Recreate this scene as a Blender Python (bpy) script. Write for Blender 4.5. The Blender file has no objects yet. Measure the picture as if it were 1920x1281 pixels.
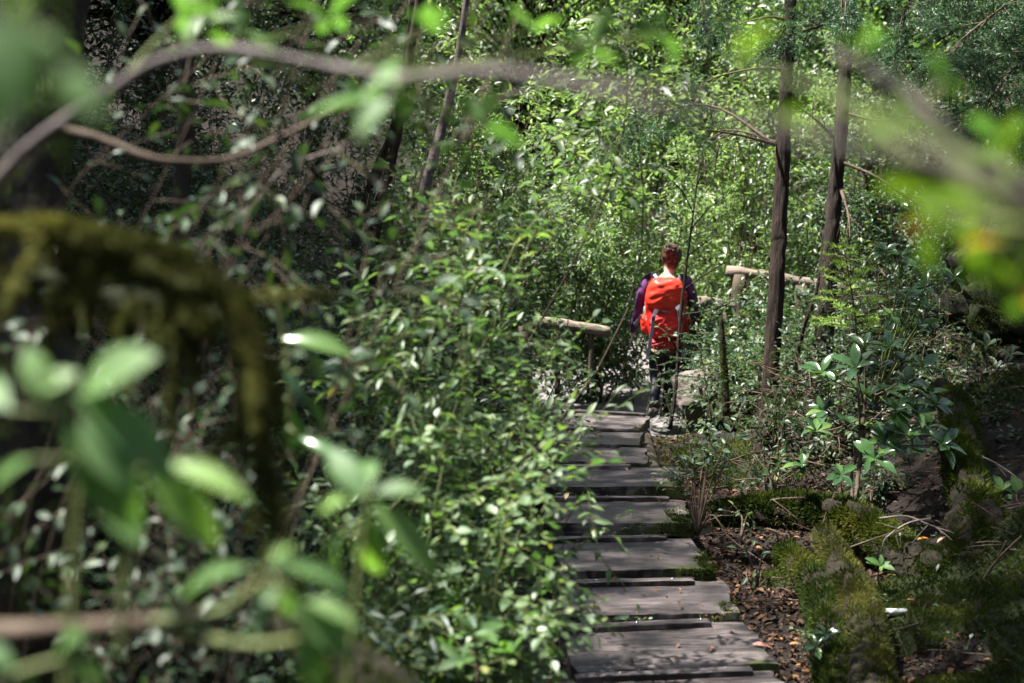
import bpy, math, random
import numpy as np
from mathutils import Vector, noise
R_ = math.radians
rng = np.random.default_rng(7); random.seed(7)
SC = bpy.context.scene; COL = SC.collection
# ---------------------------------------------------------------- camera, world, sun, exposure
FPX, CX, CY = 2666.7, 960.0, 640.5
CAMZ, PITCH, FOCUS = 1.84, R_(6.6), 8.8
cd = bpy.data.cameras.new('camera'); cam = bpy.data.objects.new('camera', cd); COL.objects.link(cam)
cam.location = (0, 0, CAMZ); cam.rotation_euler = (math.pi/2 - PITCH, 0, 0)
cd.lens = 50; cd.sensor_width = 36; cd.clip_start = 0.05; cd.clip_end = 500
cd.dof.use_dof = True; cd.dof.focus_distance = FOCUS; cd.dof.aperture_fstop = 2.8; cd.dof.aperture_blades = 0
SC.camera = cam
SUN_EL, SUN_AZ = 66.0, 268.0          # azimuth clockwise from +Y (sun high on the left)
sdir = Vector((math.sin(R_(SUN_AZ))*math.cos(R_(SUN_EL)), math.cos(R_(SUN_AZ))*math.cos(R_(SUN_EL)), math.sin(R_(SUN_EL))))
w = bpy.data.worlds.new('World'); SC.world = w; w.use_nodes = True
nt = w.node_tree; bg = nt.nodes['Background']; sk = nt.nodes.new('ShaderNodeTexSky')
sk.sky_type = 'NISHITA'; sk.sun_disc = False; sk.sun_elevation = R_(SUN_EL); sk.sun_rotation = R_(SUN_AZ)
sk.air_density = 1.0; sk.dust_density = 2.0
hs = nt.nodes.new('ShaderNodeHueSaturation'); hs.inputs['Saturation'].default_value = .65      # sky colour desaturated so the leaves reflect less blue
nt.links.new(sk.outputs[0], hs.inputs['Color']); nt.links.new(hs.outputs[0], bg.inputs[0]); bg.inputs[1].default_value = 0.075
sl = bpy.data.lights.new('sun', 'SUN'); sl.energy = 5.0; sl.angle = R_(0.6); sl.color = (1, .965, .91)
so = bpy.data.objects.new('sun', sl); COL.objects.link(so)
so.rotation_euler = sdir.to_track_quat('Z', 'Y').to_euler()
SC.view_settings.view_transform = 'Standard'; SC.view_settings.look = 'None'; SC.view_settings.gamma = 1
SC.view_settings.exposure = 2.1
SC.render.engine = 'CYCLES'; cy = SC.cycles
cy.max_bounces = 6; cy.diffuse_bounces = 3; cy.glossy_bounces = 2; cy.transmission_bounces = 4; cy.transparent_max_bounces = 4
cy.sample_clamp_indirect = 6; cy.use_denoising = True; cy.caustics_reflective = False; cy.caustics_refractive = False
cy.use_adaptive_sampling = True; cy.adaptive_threshold = 0.02

def P(px, py, D):
    """world point seen at photo pixel (px,py) at camera depth D metres"""
    x = (px-CX)/FPX*D; v = -(py-CY)/FPX*D
    return Vector((x, D*math.cos(PITCH) + v*math.sin(PITCH), CAMZ - D*math.sin(PITCH) + v*math.cos(PITCH)))

# ---------------------------------------------------------------- object helpers
def tag(o, label=None, cat=None, group=None, kind=None):
    for k, v in (('label', label), ('category', cat), ('group', group), ('kind', kind)):
        if v: o[k] = v
    return o
def empty(name, loc, label=None, cat=None, group=None):
    o = bpy.data.objects.new(name, None); COL.objects.link(o); o.location = loc; o.empty_display_size = .1
    return tag(o, label, cat, group)
def mesh_obj(name, V, F, mats, parent=None, smooth=True, var=None, midx=None):
    """V (n,3) world coordinates, F (m,3) or (m,4) int"""
    V = np.asarray(V, dtype=np.float64).reshape(-1, 3)
    base = np.array(parent_world(parent)) if parent else np.zeros(3)
    V = V - base
    me = bpy.data.meshes.new(name)
    if isinstance(F, list): me.from_pydata([tuple(v) for v in V], [], F)
    else:
        F = np.asarray(F, dtype=np.int32); k = F.shape[1]
        me.vertices.add(len(V)); me.vertices.foreach_set('co', V.ravel())
        me.loops.add(F.size); me.loops.foreach_set('vertex_index', F.ravel())
        me.polygons.add(len(F)); me.polygons.foreach_set('loop_start', np.arange(0, F.size, k, dtype=np.int32))
        me.polygons.foreach_set('loop_total', np.full(len(F), k, dtype=np.int32))
    me.update(calc_edges=True)
    if smooth: me.polygons.foreach_set('use_smooth', np.ones(len(me.polygons), dtype=bool))
    for m in (mats if isinstance(mats, (list, tuple)) else [mats]): me.materials.append(m)
    if midx is not None: me.polygons.foreach_set('material_index', np.asarray(midx, dtype=np.int32))
    if var is not None:
        a = me.attributes.new('var', 'FLOAT', 'POINT'); a.data.foreach_set('value', np.asarray(var, dtype=np.float32))
    o = bpy.data.objects.new(name, me); COL.objects.link(o)
    if parent: o.parent = parent
    return o
def parent_world(p):
    v = Vector(p.location)
    while p.parent: p = p.parent; v = v + p.location
    return v
def nz(x, y, z=0.0, s=1.0): return noise.noise(Vector((x*s, y*s, z*s)))

# ---------------------------------------------------------------- materials
def mat(name):
    m = bpy.data.materials.new(name); m.use_nodes = True
    return m, m.node_tree, m.node_tree.nodes['Principled BSDF'], m.node_tree.nodes['Material Output']
def N(t, typ, **kw):
    n = t.nodes.new(typ)
    for k, v in kw.items():
        if k in n.inputs.keys(): n.inputs[k].default_value = v
        else: setattr(n, k, v)
    return n
def ramp(t, fac, stops):
    r = t.nodes.new('ShaderNodeValToRGB'); e = r.color_ramp.elements
    while len(e) < len(stops): e.new(.5)
    for el, (p, c) in zip(e, stops): el.position = p; el.color = (c[0], c[1], c[2], 1) if isinstance(c, tuple) else (c, c, c, 1)
    t.links.new(fac, r.inputs[0]); return r.outputs[0]
def mapped(t, scale, coord='Object'):
    tc = t.nodes.new('ShaderNodeTexCoord'); mp = t.nodes.new('ShaderNodeMapping'); mp.inputs['Scale'].default_value = scale
    t.links.new(tc.outputs[coord], mp.inputs[0]); return mp.outputs[0]
def nois(t, vec, scale, detail=4, rough=.6, dist=0):
    n = N(t, 'ShaderNodeTexNoise', Scale=scale, Detail=detail, Roughness=rough, Distortion=dist)
    if vec is not None: t.links.new(vec, n.inputs['Vector'])
    return n.outputs['Fac']
def bump(t, b, h, strength, dist=.01):
    n = N(t, 'ShaderNodeBump', Strength=strength, Distance=dist); t.links.new(h, n.inputs['Height']); t.links.new(n.outputs[0], b.inputs['Normal'])
def leaf_mat(name, cols, rough=.32, transl=.35, spec=.5, tcol=(1.5, 1.7, .7)):
    m, t, b, out = mat(name)
    at = N(t, 'ShaderNodeAttribute', attribute_name='var'); 
    c = ramp(t, at.outputs['Fac'], cols)
    nn = nois(t, mapped(t, (1, 1, 1)), 35, 3)
    mx = N(t, 'ShaderNodeMix', data_type='RGBA', blend_type='MULTIPLY'); mx.inputs[0].default_value = .5
    t.links.new(c, mx.inputs[6]); t.links.new(ramp(t, nn, [(.3, .55), (.7, 1.3)]), mx.inputs[7])
    t.links.new(mx.outputs[2], b.inputs['Base Color']); b.inputs['Roughness'].default_value = rough
    b.inputs['Specular IOR Level'].default_value = spec
    tr = t.nodes.new('ShaderNodeBsdfTranslucent')
    m2 = N(t, 'ShaderNodeMix', data_type='RGBA', blend_type='MULTIPLY'); m2.inputs[0].default_value = 1
    t.links.new(mx.outputs[2], m2.inputs[6]); m2.inputs[7].default_value = (*tcol, 1)
    t.links.new(m2.outputs[2], tr.inputs[0])
    ms = t.nodes.new('ShaderNodeMixShader'); ms.inputs[0].default_value = transl
    t.links.new(b.outputs[0], ms.inputs[1]); t.links.new(tr.outputs[0], ms.inputs[2]); t.links.new(ms.outputs[0], out.inputs[0])
    return m
def rough_mat(name, stops, scale=(1, 1, 1), nscale=8, rough=.85, bstr=.6, bdist=.01, detail=8, spec=.3, moss=None, coord='Object'):
    m, t, b, out = mat(name); v = mapped(t, scale, coord)
    f = nois(t, v, nscale, detail, .65, .4); c = ramp(t, f, stops)
    if moss:
        g = nois(t, mapped(t, (1, 1, 1), coord), moss[0], 6, .7); mm = ramp(t, g, [(moss[1], 0.0), (min(1, moss[1]+.08), 1.0)])
        mc = ramp(t, nois(t, None, 120, 3), [(.3, (.02, .035, .006)), (.7, (.09, .12, .02))])
        mx = N(t, 'ShaderNodeMix', data_type='RGBA'); t.links.new(mm, mx.inputs[0]); t.links.new(c, mx.inputs[6]); t.links.new(mc, mx.inputs[7]); c = mx.outputs[2]
    t.links.new(c, b.inputs['Base Color']); b.inputs['Roughness'].default_value = rough; b.inputs['Specular IOR Level'].default_value = spec
    bump(t, b, f, bstr, bdist); return m
G = lambda r, g, b: (r, g, b)
M = {}
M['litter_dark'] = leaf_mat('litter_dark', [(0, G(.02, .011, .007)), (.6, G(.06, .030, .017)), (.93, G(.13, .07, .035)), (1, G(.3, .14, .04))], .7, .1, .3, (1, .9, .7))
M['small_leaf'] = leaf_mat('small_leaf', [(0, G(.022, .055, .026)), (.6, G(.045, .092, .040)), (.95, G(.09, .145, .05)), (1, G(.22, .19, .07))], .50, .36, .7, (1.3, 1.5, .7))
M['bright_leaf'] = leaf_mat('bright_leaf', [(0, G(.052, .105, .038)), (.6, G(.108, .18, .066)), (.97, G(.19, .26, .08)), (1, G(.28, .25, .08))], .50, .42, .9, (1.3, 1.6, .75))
M['lit_leaf'] = leaf_mat('lit_leaf', [(0, G(.075, .13, .05)), (.6, G(.145, .22, .085)), (1, G(.24, .31, .11))], .45, .5, 1.1, (1.45, 1.65, .8))  # paler, more translucent leaf: sunny background glow put into the colour
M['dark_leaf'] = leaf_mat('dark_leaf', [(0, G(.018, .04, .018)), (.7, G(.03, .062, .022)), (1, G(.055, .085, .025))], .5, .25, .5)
M['glossy_leaf'] = leaf_mat('glossy_leaf', [(0, G(.025, .062, .022)), (.7, G(.05, .11, .032)), (1, G(.10, .17, .035))], .2, .2, .55)
M['near_leaf'] = leaf_mat('near_leaf', [(0, G(.07, .15, .045)), (.7, G(.11, .21, .055)), (1, G(.15, .26, .05))], .55, .45, .45)
M['yellow_leaf'] = leaf_mat('yellow_leaf', [(0, G(.05, .10, .012)), (.8, G(.10, .16, .015)), (.93, G(.32, .24, .015)), (1, G(.42, .22, .015))], .4, .5)
M['needle'] = leaf_mat('needle', [(0, G(.03, .075, .04)), (.7, G(.055, .115, .055)), (1, G(.08, .14, .05))], .45, .2, .4)
M['needle_light'] = leaf_mat('needle_light', [(0, G(.12, .22, .04)), (.6, G(.19, .31, .05)), (1, G(.27, .38, .06))], .45, .3, .3)
M['needle_dead'] = leaf_mat('needle_dead', [(0, G(.03, .017, .010)), (.7, G(.07, .038, .022)), (1, G(.12, .065, .035))], .7, .1, .2, (1, 1, 1))
M['moss_blade'] = leaf_mat('moss_blade', [(0, G(.012, .02, .005)), (.5, G(.035, .052, .009)), (.85, G(.075, .095, .014)), (1, G(.13, .12, .028))], .8, .3, .1, (1.2, 1.3, .8))
M['moss_gold'] = leaf_mat('moss_gold', [(0, G(.02, .024, .007)), (.5, G(.065, .072, .016)), (1, G(.15, .14, .035))], .8, .3, .1, (1.2, 1.3, .8))
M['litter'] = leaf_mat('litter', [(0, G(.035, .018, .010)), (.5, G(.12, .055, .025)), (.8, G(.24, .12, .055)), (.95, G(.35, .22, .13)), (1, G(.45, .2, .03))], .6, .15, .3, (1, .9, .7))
M['fern'] = leaf_mat('fern', [(0, G(.05, .11, .02)), (1, G(.11, .19, .035))], .5, .35, .3)
M['twig'] = rough_mat('twig', [(.3, G(.045, .03, .02)), (.7, G(.11, .08, .055))], (1, 1, 1), 30, .8)
M['green_twig'] = rough_mat('green_twig', [(.3, G(.05, .07, .02)), (.7, G(.12, .14, .04))], (1, 1, 1), 20, .6)
M['pale_twig'] = rough_mat('pale_twig', [(.3, G(.09, .07, .055)), (.7, G(.24, .205, .18))], (1, 1, 1), 14, .8)
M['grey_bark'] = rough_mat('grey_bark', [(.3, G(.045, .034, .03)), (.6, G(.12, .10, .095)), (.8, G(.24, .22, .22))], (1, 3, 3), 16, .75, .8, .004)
M['dark_bark'] = rough_mat('dark_bark', [(.36, G(.006, .004, .003)), (.5, G(.028, .017, .012)), (.68, G(.07, .042, .028))], (1, 1, .07), 60, .9, 1.0, .03)
M['mossy_bark'] = rough_mat('mossy_bark', [(.36, G(.006, .005, .004)), (.66, G(.05, .036, .026))], (1, 1, .1), 50, .9, 1.0, .02, moss=(9, .60))
M['mossy_trunk'] = rough_mat('mossy_trunk', [(.3, G(.01, .008, .006)), (.7, G(.03, .026, .018))], (1, 1, .2), 30, .9, 1.0, .02, moss=(7, .5))
M['moss_base'] = rough_mat('moss_base', [(.3, G(.008, .010, .004)), (.5, G(.02, .026, .008)), (.75, G(.045, .05, .014))], (1, 1, 1), 45, .95, 1.0, .02)
M['moss_base_gold'] = rough_mat('moss_base_gold', [(.3, G(.02, .018, .008)), (.7, G(.09, .085, .025))], (1, 1, 1), 35, .95, 1.0, .02)
M['rot_wood'] = rough_mat('rot_wood', [(.3, G(.006, .005, .003)), (.55, G(.022, .018, .009)), (.8, G(.05, .042, .018))], (1, 1, 1), 38, .95, 1.0, .03)
M['log'] = rough_mat('log', [(.3, G(.09, .065, .045)), (.55, G(.20, .16, .125)), (.8, G(.32, .27, .23))], (.25, 2, 2), 14, .85, .8, .01, moss=(7, .62))
M['post'] = rough_mat('post', [(.3, G(.03, .022, .015)), (.7, G(.11, .085, .06))], (2, 2, .3), 20, .85, .8, .01, moss=(5, .6))
M['stone'] = rough_mat('stone', [(.25, G(.08, .072, .066)), (.5, G(.16, .145, .14)), (.8, G(.25, .235, .23))], (1, 1, 1), 4, .9, .6, .02)
M['soil'] = rough_mat('soil', [(.3, G(.004, .003, .002)), (.5, G(.012, .008, .0055)), (.75, G(.034, .022, .015))], (1, 1, 1), 14, .95, 1.0, .04)
M['metal'] = mat('screw_metal')[0]; _b = M['metal'].node_tree.nodes['Principled BSDF']; _b.inputs['Metallic'].default_value = 1; _b.inputs['Base Color'].default_value = (.7, .7, .72, 1); _b.inputs['Roughness'].default_value = .25
def plank_mat(name, tone, mossy):
    m, t, b, out = mat(name)
    oi = t.nodes.new('ShaderNodeObjectInfo')
    tc = t.nodes.new('ShaderNodeTexCoord'); ad = N(t, 'ShaderNodeVectorMath', operation='ADD')
    sc = N(t, 'ShaderNodeVectorMath', operation='SCALE'); cb = t.nodes.new('ShaderNodeCombineXYZ')
    for i in range(3): t.links.new(oi.outputs['Random'], cb.inputs[i])
    t.links.new(cb.outputs[0], sc.inputs[0]); sc.inputs['Scale'].default_value = 37
    t.links.new(tc.outputs['Object'], ad.inputs[0]); t.links.new(sc.outputs[0], ad.inputs[1])
    def mp(s):
        q = t.nodes.new('ShaderNodeMapping'); q.inputs['Scale'].default_value = s; t.links.new(ad.outputs[0], q.inputs[0]); return q.outputs[0]
    wv = N(t, 'ShaderNodeTexWave', wave_type='RINGS', rings_direction='Z', Scale=2.2, Distortion=5.0, Detail=3.0); wv.inputs['Detail Scale'].default_value = 1.2
    t.links.new(mp((.9, 9, 3)), wv.inputs['Vector'])
    g1 = nois(t, mp((.8, 24, 20)), 3, 7, .75, .3); g2 = nois(t, mp((1.5, 3, 3)), 3, 5, .6)
    mx = N(t, 'ShaderNodeMix'); mx.inputs[0].default_value = .28; t.links.new(g1, mx.inputs[2]); t.links.new(wv.outputs['Fac'], mx.inputs[3])
    c = ramp(t, mx.outputs[0], [(.38, (.012*tone, .009*tone, .008*tone)), (.48, (.062*tone, .048*tone, .044*tone)), (.66, (.15*tone, .125*tone, .12*tone))])
    mul = N(t, 'ShaderNodeMix', data_type='RGBA', blend_type='MULTIPLY'); mul.inputs[0].default_value = 1
    t.links.new(c, mul.inputs[6]); t.links.new(ramp(t, g2, [(.36, .28), (.60, 1.15)]), mul.inputs[7])
    # moss creeping from the right-hand end and the front edge of the board
    sx = t.nodes.new('ShaderNodeSeparateXYZ'); t.links.new(tc.outputs['Object'], sx.inputs[0])
    ma = N(t, 'ShaderNodeMath', operation='MULTIPLY_ADD'); t.links.new(sx.outputs[0], ma.inputs[0]); ma.inputs[1].default_value = .75; ma.inputs[2].default_value = -.24 + mossy
    mb = N(t, 'ShaderNodeMath', operation='MULTIPLY_ADD'); t.links.new(sx.outputs[1], mb.inputs[0]); mb.inputs[1].default_value = -.55; t.links.new(ma.outputs[0], mb.inputs[2])
    zz = N(t, 'ShaderNodeMath', operation='MULTIPLY_ADD'); t.links.new(sx.outputs[2], zz.inputs[0]); zz.inputs[1].default_value = -2.6; t.links.new(mb.outputs[0], zz.inputs[2])
    md = N(t, 'ShaderNodeMath', operation='ADD'); t.links.new(zz.outputs[0], md.inputs[0]); t.links.new(nois(t, mp((1, 1.6, 1)), 7, 7, .75), md.inputs[1])
    mm = ramp(t, md.outputs[0], [(.60, 0.0), (.70, 1.0)])
    mc = ramp(t, nois(t, None, 160, 3), [(.3, (.025, .032, .006)), (.7, (.055, .062, .014))])
    fx = N(t, 'ShaderNodeMix', data_type='RGBA'); t.links.new(mm, fx.inputs[0]); t.links.new(mul.outputs[2], fx.inputs[6]); t.links.new(mc, fx.inputs[7])
    t.links.new(fx.outputs[2], b.inputs['Base Color']); b.inputs['Roughness'].default_value = .62; b.inputs['Specular IOR Level'].default_value = .35
    bump(t, b, mx.outputs[0], .7, .006); return m
M['plank'] = plank_mat('plank', 1.3, 0.0); M['plank_mossy'] = plank_mat('plank_mossy', 1.15, .09); M['batten'] = plank_mat('batten', 1.35, -.3); M['plank_pale'] = plank_mat('plank_pale', 1.35, 0.03)
def cloth_mat(name, c, rough=.6, bs=.4, sc=30, spec=.4):
    m, t, b, out = mat(name); f = nois(t, mapped(t, (1, 1, 1)), sc, 4)
    t.links.new(ramp(t, f, [(.3, tuple(x*.75 for x in c)), (.7, tuple(min(1, x*1.15) for x in c))]), b.inputs['Base Color'])
    b.inputs['Roughness'].default_value = rough; b.inputs['Specular IOR Level'].default_value = spec; bump(t, b, f, bs, .01); return m
M['skin'] = cloth_mat('skin', (.58, .38, .30), .55, .05); M['hair'] = rough_mat('hair', [(.36, G(.014, .008, .005)), (.64, G(.12, .066, .042))], (3, 3, .6), 30, .45, .9, .01)
M['purple'] = cloth_mat('purple_shirt', (.085, .02, .10), .75); M['navy'] = cloth_mat('navy_leggings', (.006, .008, .016), .6)
M['red'] = cloth_mat('red_nylon', (.60, .018, .018), .42, .25, 9); M['orange'] = cloth_mat('lit_red_nylon', (.74, .045, .022), .4, .3, 7); M['dark_red'] = cloth_mat('dark_red_nylon', (.30, .012, .012), .6)  # orange tone paints overhead light onto the red lid and left pocket
M['strap'] = cloth_mat('grey_strap', (.24, .26, .33), .6, .1); M['dark_strap'] = cloth_mat('dark_strap', (.03, .035, .06), .6, .1)
M['boot'] = cloth_mat('boot_leather', (.06, .05, .05), .7); M['sole'] = cloth_mat('rubber_sole', (.02, .02, .02), .8); M['pink'] = cloth_mat('crimson_sock', (.30, .01, .07), .8); M['lime'] = cloth_mat('lime_band', (.25, .33, .07), .7)
M['bottle'] = cloth_mat('bottle_plastic', (.20, .26, .22), .15, .02)

# ---------------------------------------------------------------- leaf templates (along +Y, length 1, normal +Z)
def leaf_tpl(n, aspect, fold=.18, droop=.12, point=1.0, wide=.45, wave=0.0):
    V = []; F = []; t = np.linspace(0, 1, n+1)
    def wd(u): return aspect*.5*max(0.0, (math.sin(math.pi*u**(math.log(.5)/math.log(wide))))**point)
    for i, u in enumerate(t):
        z = -droop*u*u*1.0
        hw = wd(u)
        if i in (0, n): V.append((0, u, z)); continue
        V += [(-hw, u, z+hw*fold*2+wave*math.sin(u*19)), (0, u, z), (hw, u, z+hw*fold*2-wave*math.sin(u*17))]
    idx = [0] + [1+3*(i-1) for i in range(1, n)] + [1+3*(n-1)]
    for i in range(n):
        if i == 0:
            a = idx[1]; F += [(0, a+1, a), (0, a+2, a+1)]
        elif i == n-1:
            a = idx[i]; tip = idx[n]; F += [(a, a+1, tip), (a+1, a+2, tip)]
        else:
            a = idx[i]; b = idx[i+1]
            F += [(a, a+1, b+1), (a, b+1, b), (a+1, a+2, b+2), (a+1, b+2, b+1)]
    return np.array(V, float), np.array(F, np.int32)
T_SMALL = leaf_tpl(2, .5, .25, .15); T_MED = leaf_tpl(4, .42, .2, .2); T_BIG = leaf_tpl(8, .40, .22, .28, .9, .55, .004)
T_LANCE = leaf_tpl(3, .34, .25, .3); T_ROUND = leaf_tpl(3, .68, .15, .1); T_NEEDLE = (np.array([(-.5, 0, 0), (.5, 0, 0), (0, 1, 0)], float), np.array([(0, 1, 2)], np.int32))
T_LITTER = leaf_tpl(4, .5, .35, .25, .9)

class Leaves:
    def __init__(s): s.V = []; s.F = []; s.A = []; s.n = 0
    def add(s, tpl, loc, d, up, size, width=1.0, var=None):
        """arrays: loc (N,3), d (N,3) direction, up (N,3) rough normal, size (N,)"""
        N_ = len(loc)
        if N_ == 0: return
        d = d/np.maximum(np.linalg.norm(d, axis=1, keepdims=True), 1e-9)
        x = np.cross(d, up); x /= np.maximum(np.linalg.norm(x, axis=1, keepdims=True), 1e-9); z = np.cross(x, d)
        tv, tf = tpl; size = np.broadcast_to(size, (N_,)); width = np.broadcast_to(width, (N_,))
        V = loc[:, None, :] + size[:, None, None]*(tv[None, :, 0:1]*x[:, None, :]*width[:, None, None] + tv[None, :, 1:2]*d[:, None, :] + tv[None, :, 2:3]*z[:, None, :])
        s.F.append((tf[None] + (np.arange(N_)*len(tv))[:, None, None] + s.n).reshape(-1, 3)); s.n += N_*len(tv)
        s.V.append(V.reshape(-1, 3)); v = rng.random(N_) if var is None else np.broadcast_to(var, (N_,)); s.A.append(np.repeat(v, len(tv)))
    def obj(s, name, m, parent=None):
        if not s.n: return None
        return mesh_obj(name, np.concatenate(s.V), np.concatenate(s.F), m, parent, True, np.concatenate(s.A))

class Tubes:
    def __init__(s): s.V = []; s.F = []; s.n = 0
    def add(s, pts, rad, k=6, bumpy=0.0, cap=True, bs=8.0):
        pts = np.asarray([tuple(p) for p in pts], float); n = len(pts); rad = np.broadcast_to(np.asarray(rad, float), (n,))
        tg = np.gradient(pts, axis=0); tg /= np.maximum(np.linalg.norm(tg, axis=1, keepdims=True), 1e-9)
        ref = np.array([0, 0, 1.0]) if abs(tg[:, 2]).mean() < .8 else np.array([1.0, 0, 0])
        a = np.cross(tg, ref); a /= np.maximum(np.linalg.norm(a, axis=1, keepdims=True), 1e-9); b = np.cross(tg, a)
        ang = np.arange(k)/k*2*math.pi; r = rad[:, None]*np.ones((1, k))
        if bumpy:
            for i in range(n):
                for j in range(k):
                    q = Vector((pts[i, 0]*bs+math.cos(ang[j])*1.3, pts[i, 1]*bs+math.sin(ang[j])*1.3, pts[i, 2]*bs)); r[i, j] *= 1+bumpy*(noise.noise(q)+.55*noise.noise(q*2.9))
        V = pts[:, None, :] + r[:, :, None]*(np.cos(ang)[None, :, None]*a[:, None, :] + np.sin(ang)[None, :, None]*b[:, None, :])
        F = []
        for i in range(n-1):
            for j in range(k):
                p, q = i*k+j, i*k+(j+1) % k; F += [(p, q, q+k), (p, q+k, p+k)]
        V = V.reshape(-1, 3)
        if cap:
            V = np.vstack([V, pts[0], pts[-1]]); m = n*k
            for j in range(k): F += [(m, (j+1) % k, j), (m+1, (n-1)*k+j, (n-1)*k+(j+1) % k)]
        s.V.append(V); s.F.append(np.array(F, np.int32)+s.n); s.n += len(V)
    def obj(s, name, m, parent=None):
        if not s.n: return None
        return mesh_obj(name, np.concatenate(s.V), np.concatenate(s.F), m, parent, True)

def curve(pts, n=12):
    """Catmull-Rom through points"""
    p = [np.array(tuple(q), float) for q in pts]; p = [2*p[0]-p[1]] + p + [2*p[-1]-p[-2]]; out = []; segs = len(p)-3
    for t in np.linspace(0, segs-1e-6, n):
        i = int(t); u = t-i; a, b, c, d = p[i:i+4]
        out.append(.5*((2*b)+(-a+c)*u+(2*a-5*b+4*c-d)*u*u+(-a+3*b-3*c+d)*u**3))
    return np.array(out)
def unit(v): v = np.asarray(v, float); return v/max(np.linalg.norm(v), 1e-9)
def rv(k=1.0): return rng.normal(size=3)*k
def bend(a, d, L, n=6, droop=0.0, jit=.06):
    """a twig from a, direction d, length L, bending with gravity"""
    p = [np.array(a, float)]; d = unit(d); st = L/(n-1)
    for i in range(n-1):
        d = unit(d + rv(jit) + np.array([0, 0, -droop])); p.append(p[-1]+d*st)
    return np.array(p)
def twig_leaves(L, tpl, pts, spacing, size, spread=.9, flat=.7, start=.12, var=None, vary=.3):
    """leaves alternating along a twig, mostly facing up"""
    seg = np.diff(pts, axis=0); ln = np.linalg.norm(seg, axis=1); tot = ln.sum(); k = max(2, int(tot*(1-start)/spacing))
    t = (start + (1-start)*np.arange(k)/(k-1))*tot; cum = np.concatenate([[0], np.cumsum(ln)]); i = np.clip(np.searchsorted(cum, t)-1, 0, len(seg)-1)
    u = (t-cum[i])/np.maximum(ln[i], 1e-9); loc = pts[i]+seg[i]*u[:, None]; tg = seg[i]/np.maximum(ln[i], 1e-9)[:, None]
    up = np.tile([0, 0, 1.0], (k, 1))+rng.normal(size=(k, 3))*(1-flat)
    side = np.cross(tg, up); side /= np.maximum(np.linalg.norm(side, axis=1, keepdims=True), 1e-6); side *= np.where(np.arange(k) % 2, 1, -1)[:, None]
    d = tg*(1-spread*.6)+side*spread+rng.normal(size=(k, 3))*.22; d[-1] = tg[-1]
    L.add(tpl, loc, d, up+rng.normal(size=(k, 3))*.25, size*(1+vary*(rng.random(k)-.5)*2), 1.0, var)
def rosette(L, tpl, c, axis, n, size, open_=1.0, var=None):
    axis = unit(axis); a = unit(np.cross(axis, [.3, .1, 1] if abs(axis[2]) < .9 else [1, 0, 0])); b = np.cross(axis, a)
    ph = rng.random()*6.28; an = ph+np.arange(n)*2.4+rng.normal(size=n)*.3; tilt = open_*(.6+.65*rng.random(n))
    d = np.cos(an)[:, None]*a*np.sin(tilt)[:, None]+np.sin(an)[:, None]*b*np.sin(tilt)[:, None]+axis*np.cos(tilt)[:, None]
    L.add(tpl, np.tile(c, (n, 1)), d, np.tile(axis, (n, 1))+rng.normal(size=(n, 3))*.12, size*(.55+.6*rng.random(n)), .8+.4*rng.random(n), var)
def needles(L, pts, ln=.018, step=.004, w=.14, ang=.8, var=None):
    """awl-shaped needles set round a shoot"""
    seg = np.diff(pts, axis=0); l = np.linalg.norm(seg, axis=1); tot = l.sum(); k = max(4, int(tot/step))
    t = np.linspace(0, tot*.999, k); cum = np.concatenate([[0], np.cumsum(l)]); i = np.clip(np.searchsorted(cum, t)-1, 0, len(seg)-1)
    loc = pts[i]+seg[i]*((t-cum[i])/l[i])[:, None]; tg = seg[i]/l[i][:, None]
    ref = np.array([.1, .2, 1.0]); a = np.cross(tg, ref); a /= np.linalg.norm(a, axis=1, keepdims=True)+1e-9; b = np.cross(tg, a)
    an = np.arange(k)*2.4+rng.random(); r = np.cos(an)[:, None]*a+np.sin(an)[:, None]*b
    L.add(T_NEEDLE, loc, tg*math.cos(ang)+r*math.sin(ang), rng.normal(size=(k, 3)), ln*(.8+.4*rng.random(k)), w, var)
def conifer_spray(L, T, a, d, length, droop=.05, sub=.11, tip=.10, ln=.018, step=.0045, var=None, w=.14):
    main = bend(a, d, length, 8, droop, .05); T.add(main, np.linspace(.0045, .0015, 8), 4)
    k = max(3, int(length/.032)); up = np.array([0, 0, 1.0]); needles(L, main[3:], ln, step, w, .8, var)
    for j in range(k):
        u = .12+.85*j/k; i = u*7; i0 = int(i); p = main[i0]+(main[min(i0+1, 7)]-main[i0])*(i-i0); tg = unit(main[min(i0+1, 7)]-main[i0])
        s = unit(np.cross(tg, up+rv(.25)))*(1 if j % 2 else -1)
        Ls = sub*(1-.55*u)*(.7+.6*rng.random())*(length/.45)**.6
        b = bend(p, tg*.75+s*.8+rv(.12), Ls, 5, droop*1.2, .05); needles(L, b, ln, step, w, .75, var)
        if Ls > .08:
            for q in (2, 3): needles(L, bend(b[q], unit(b[q]-b[q-1])+unit(np.cross(b[q]-b[q-1], up))*(.8 if (j+q) % 2 else -.8), Ls*.45, 4, droop, .05), ln, step, w, .75, var)

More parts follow.
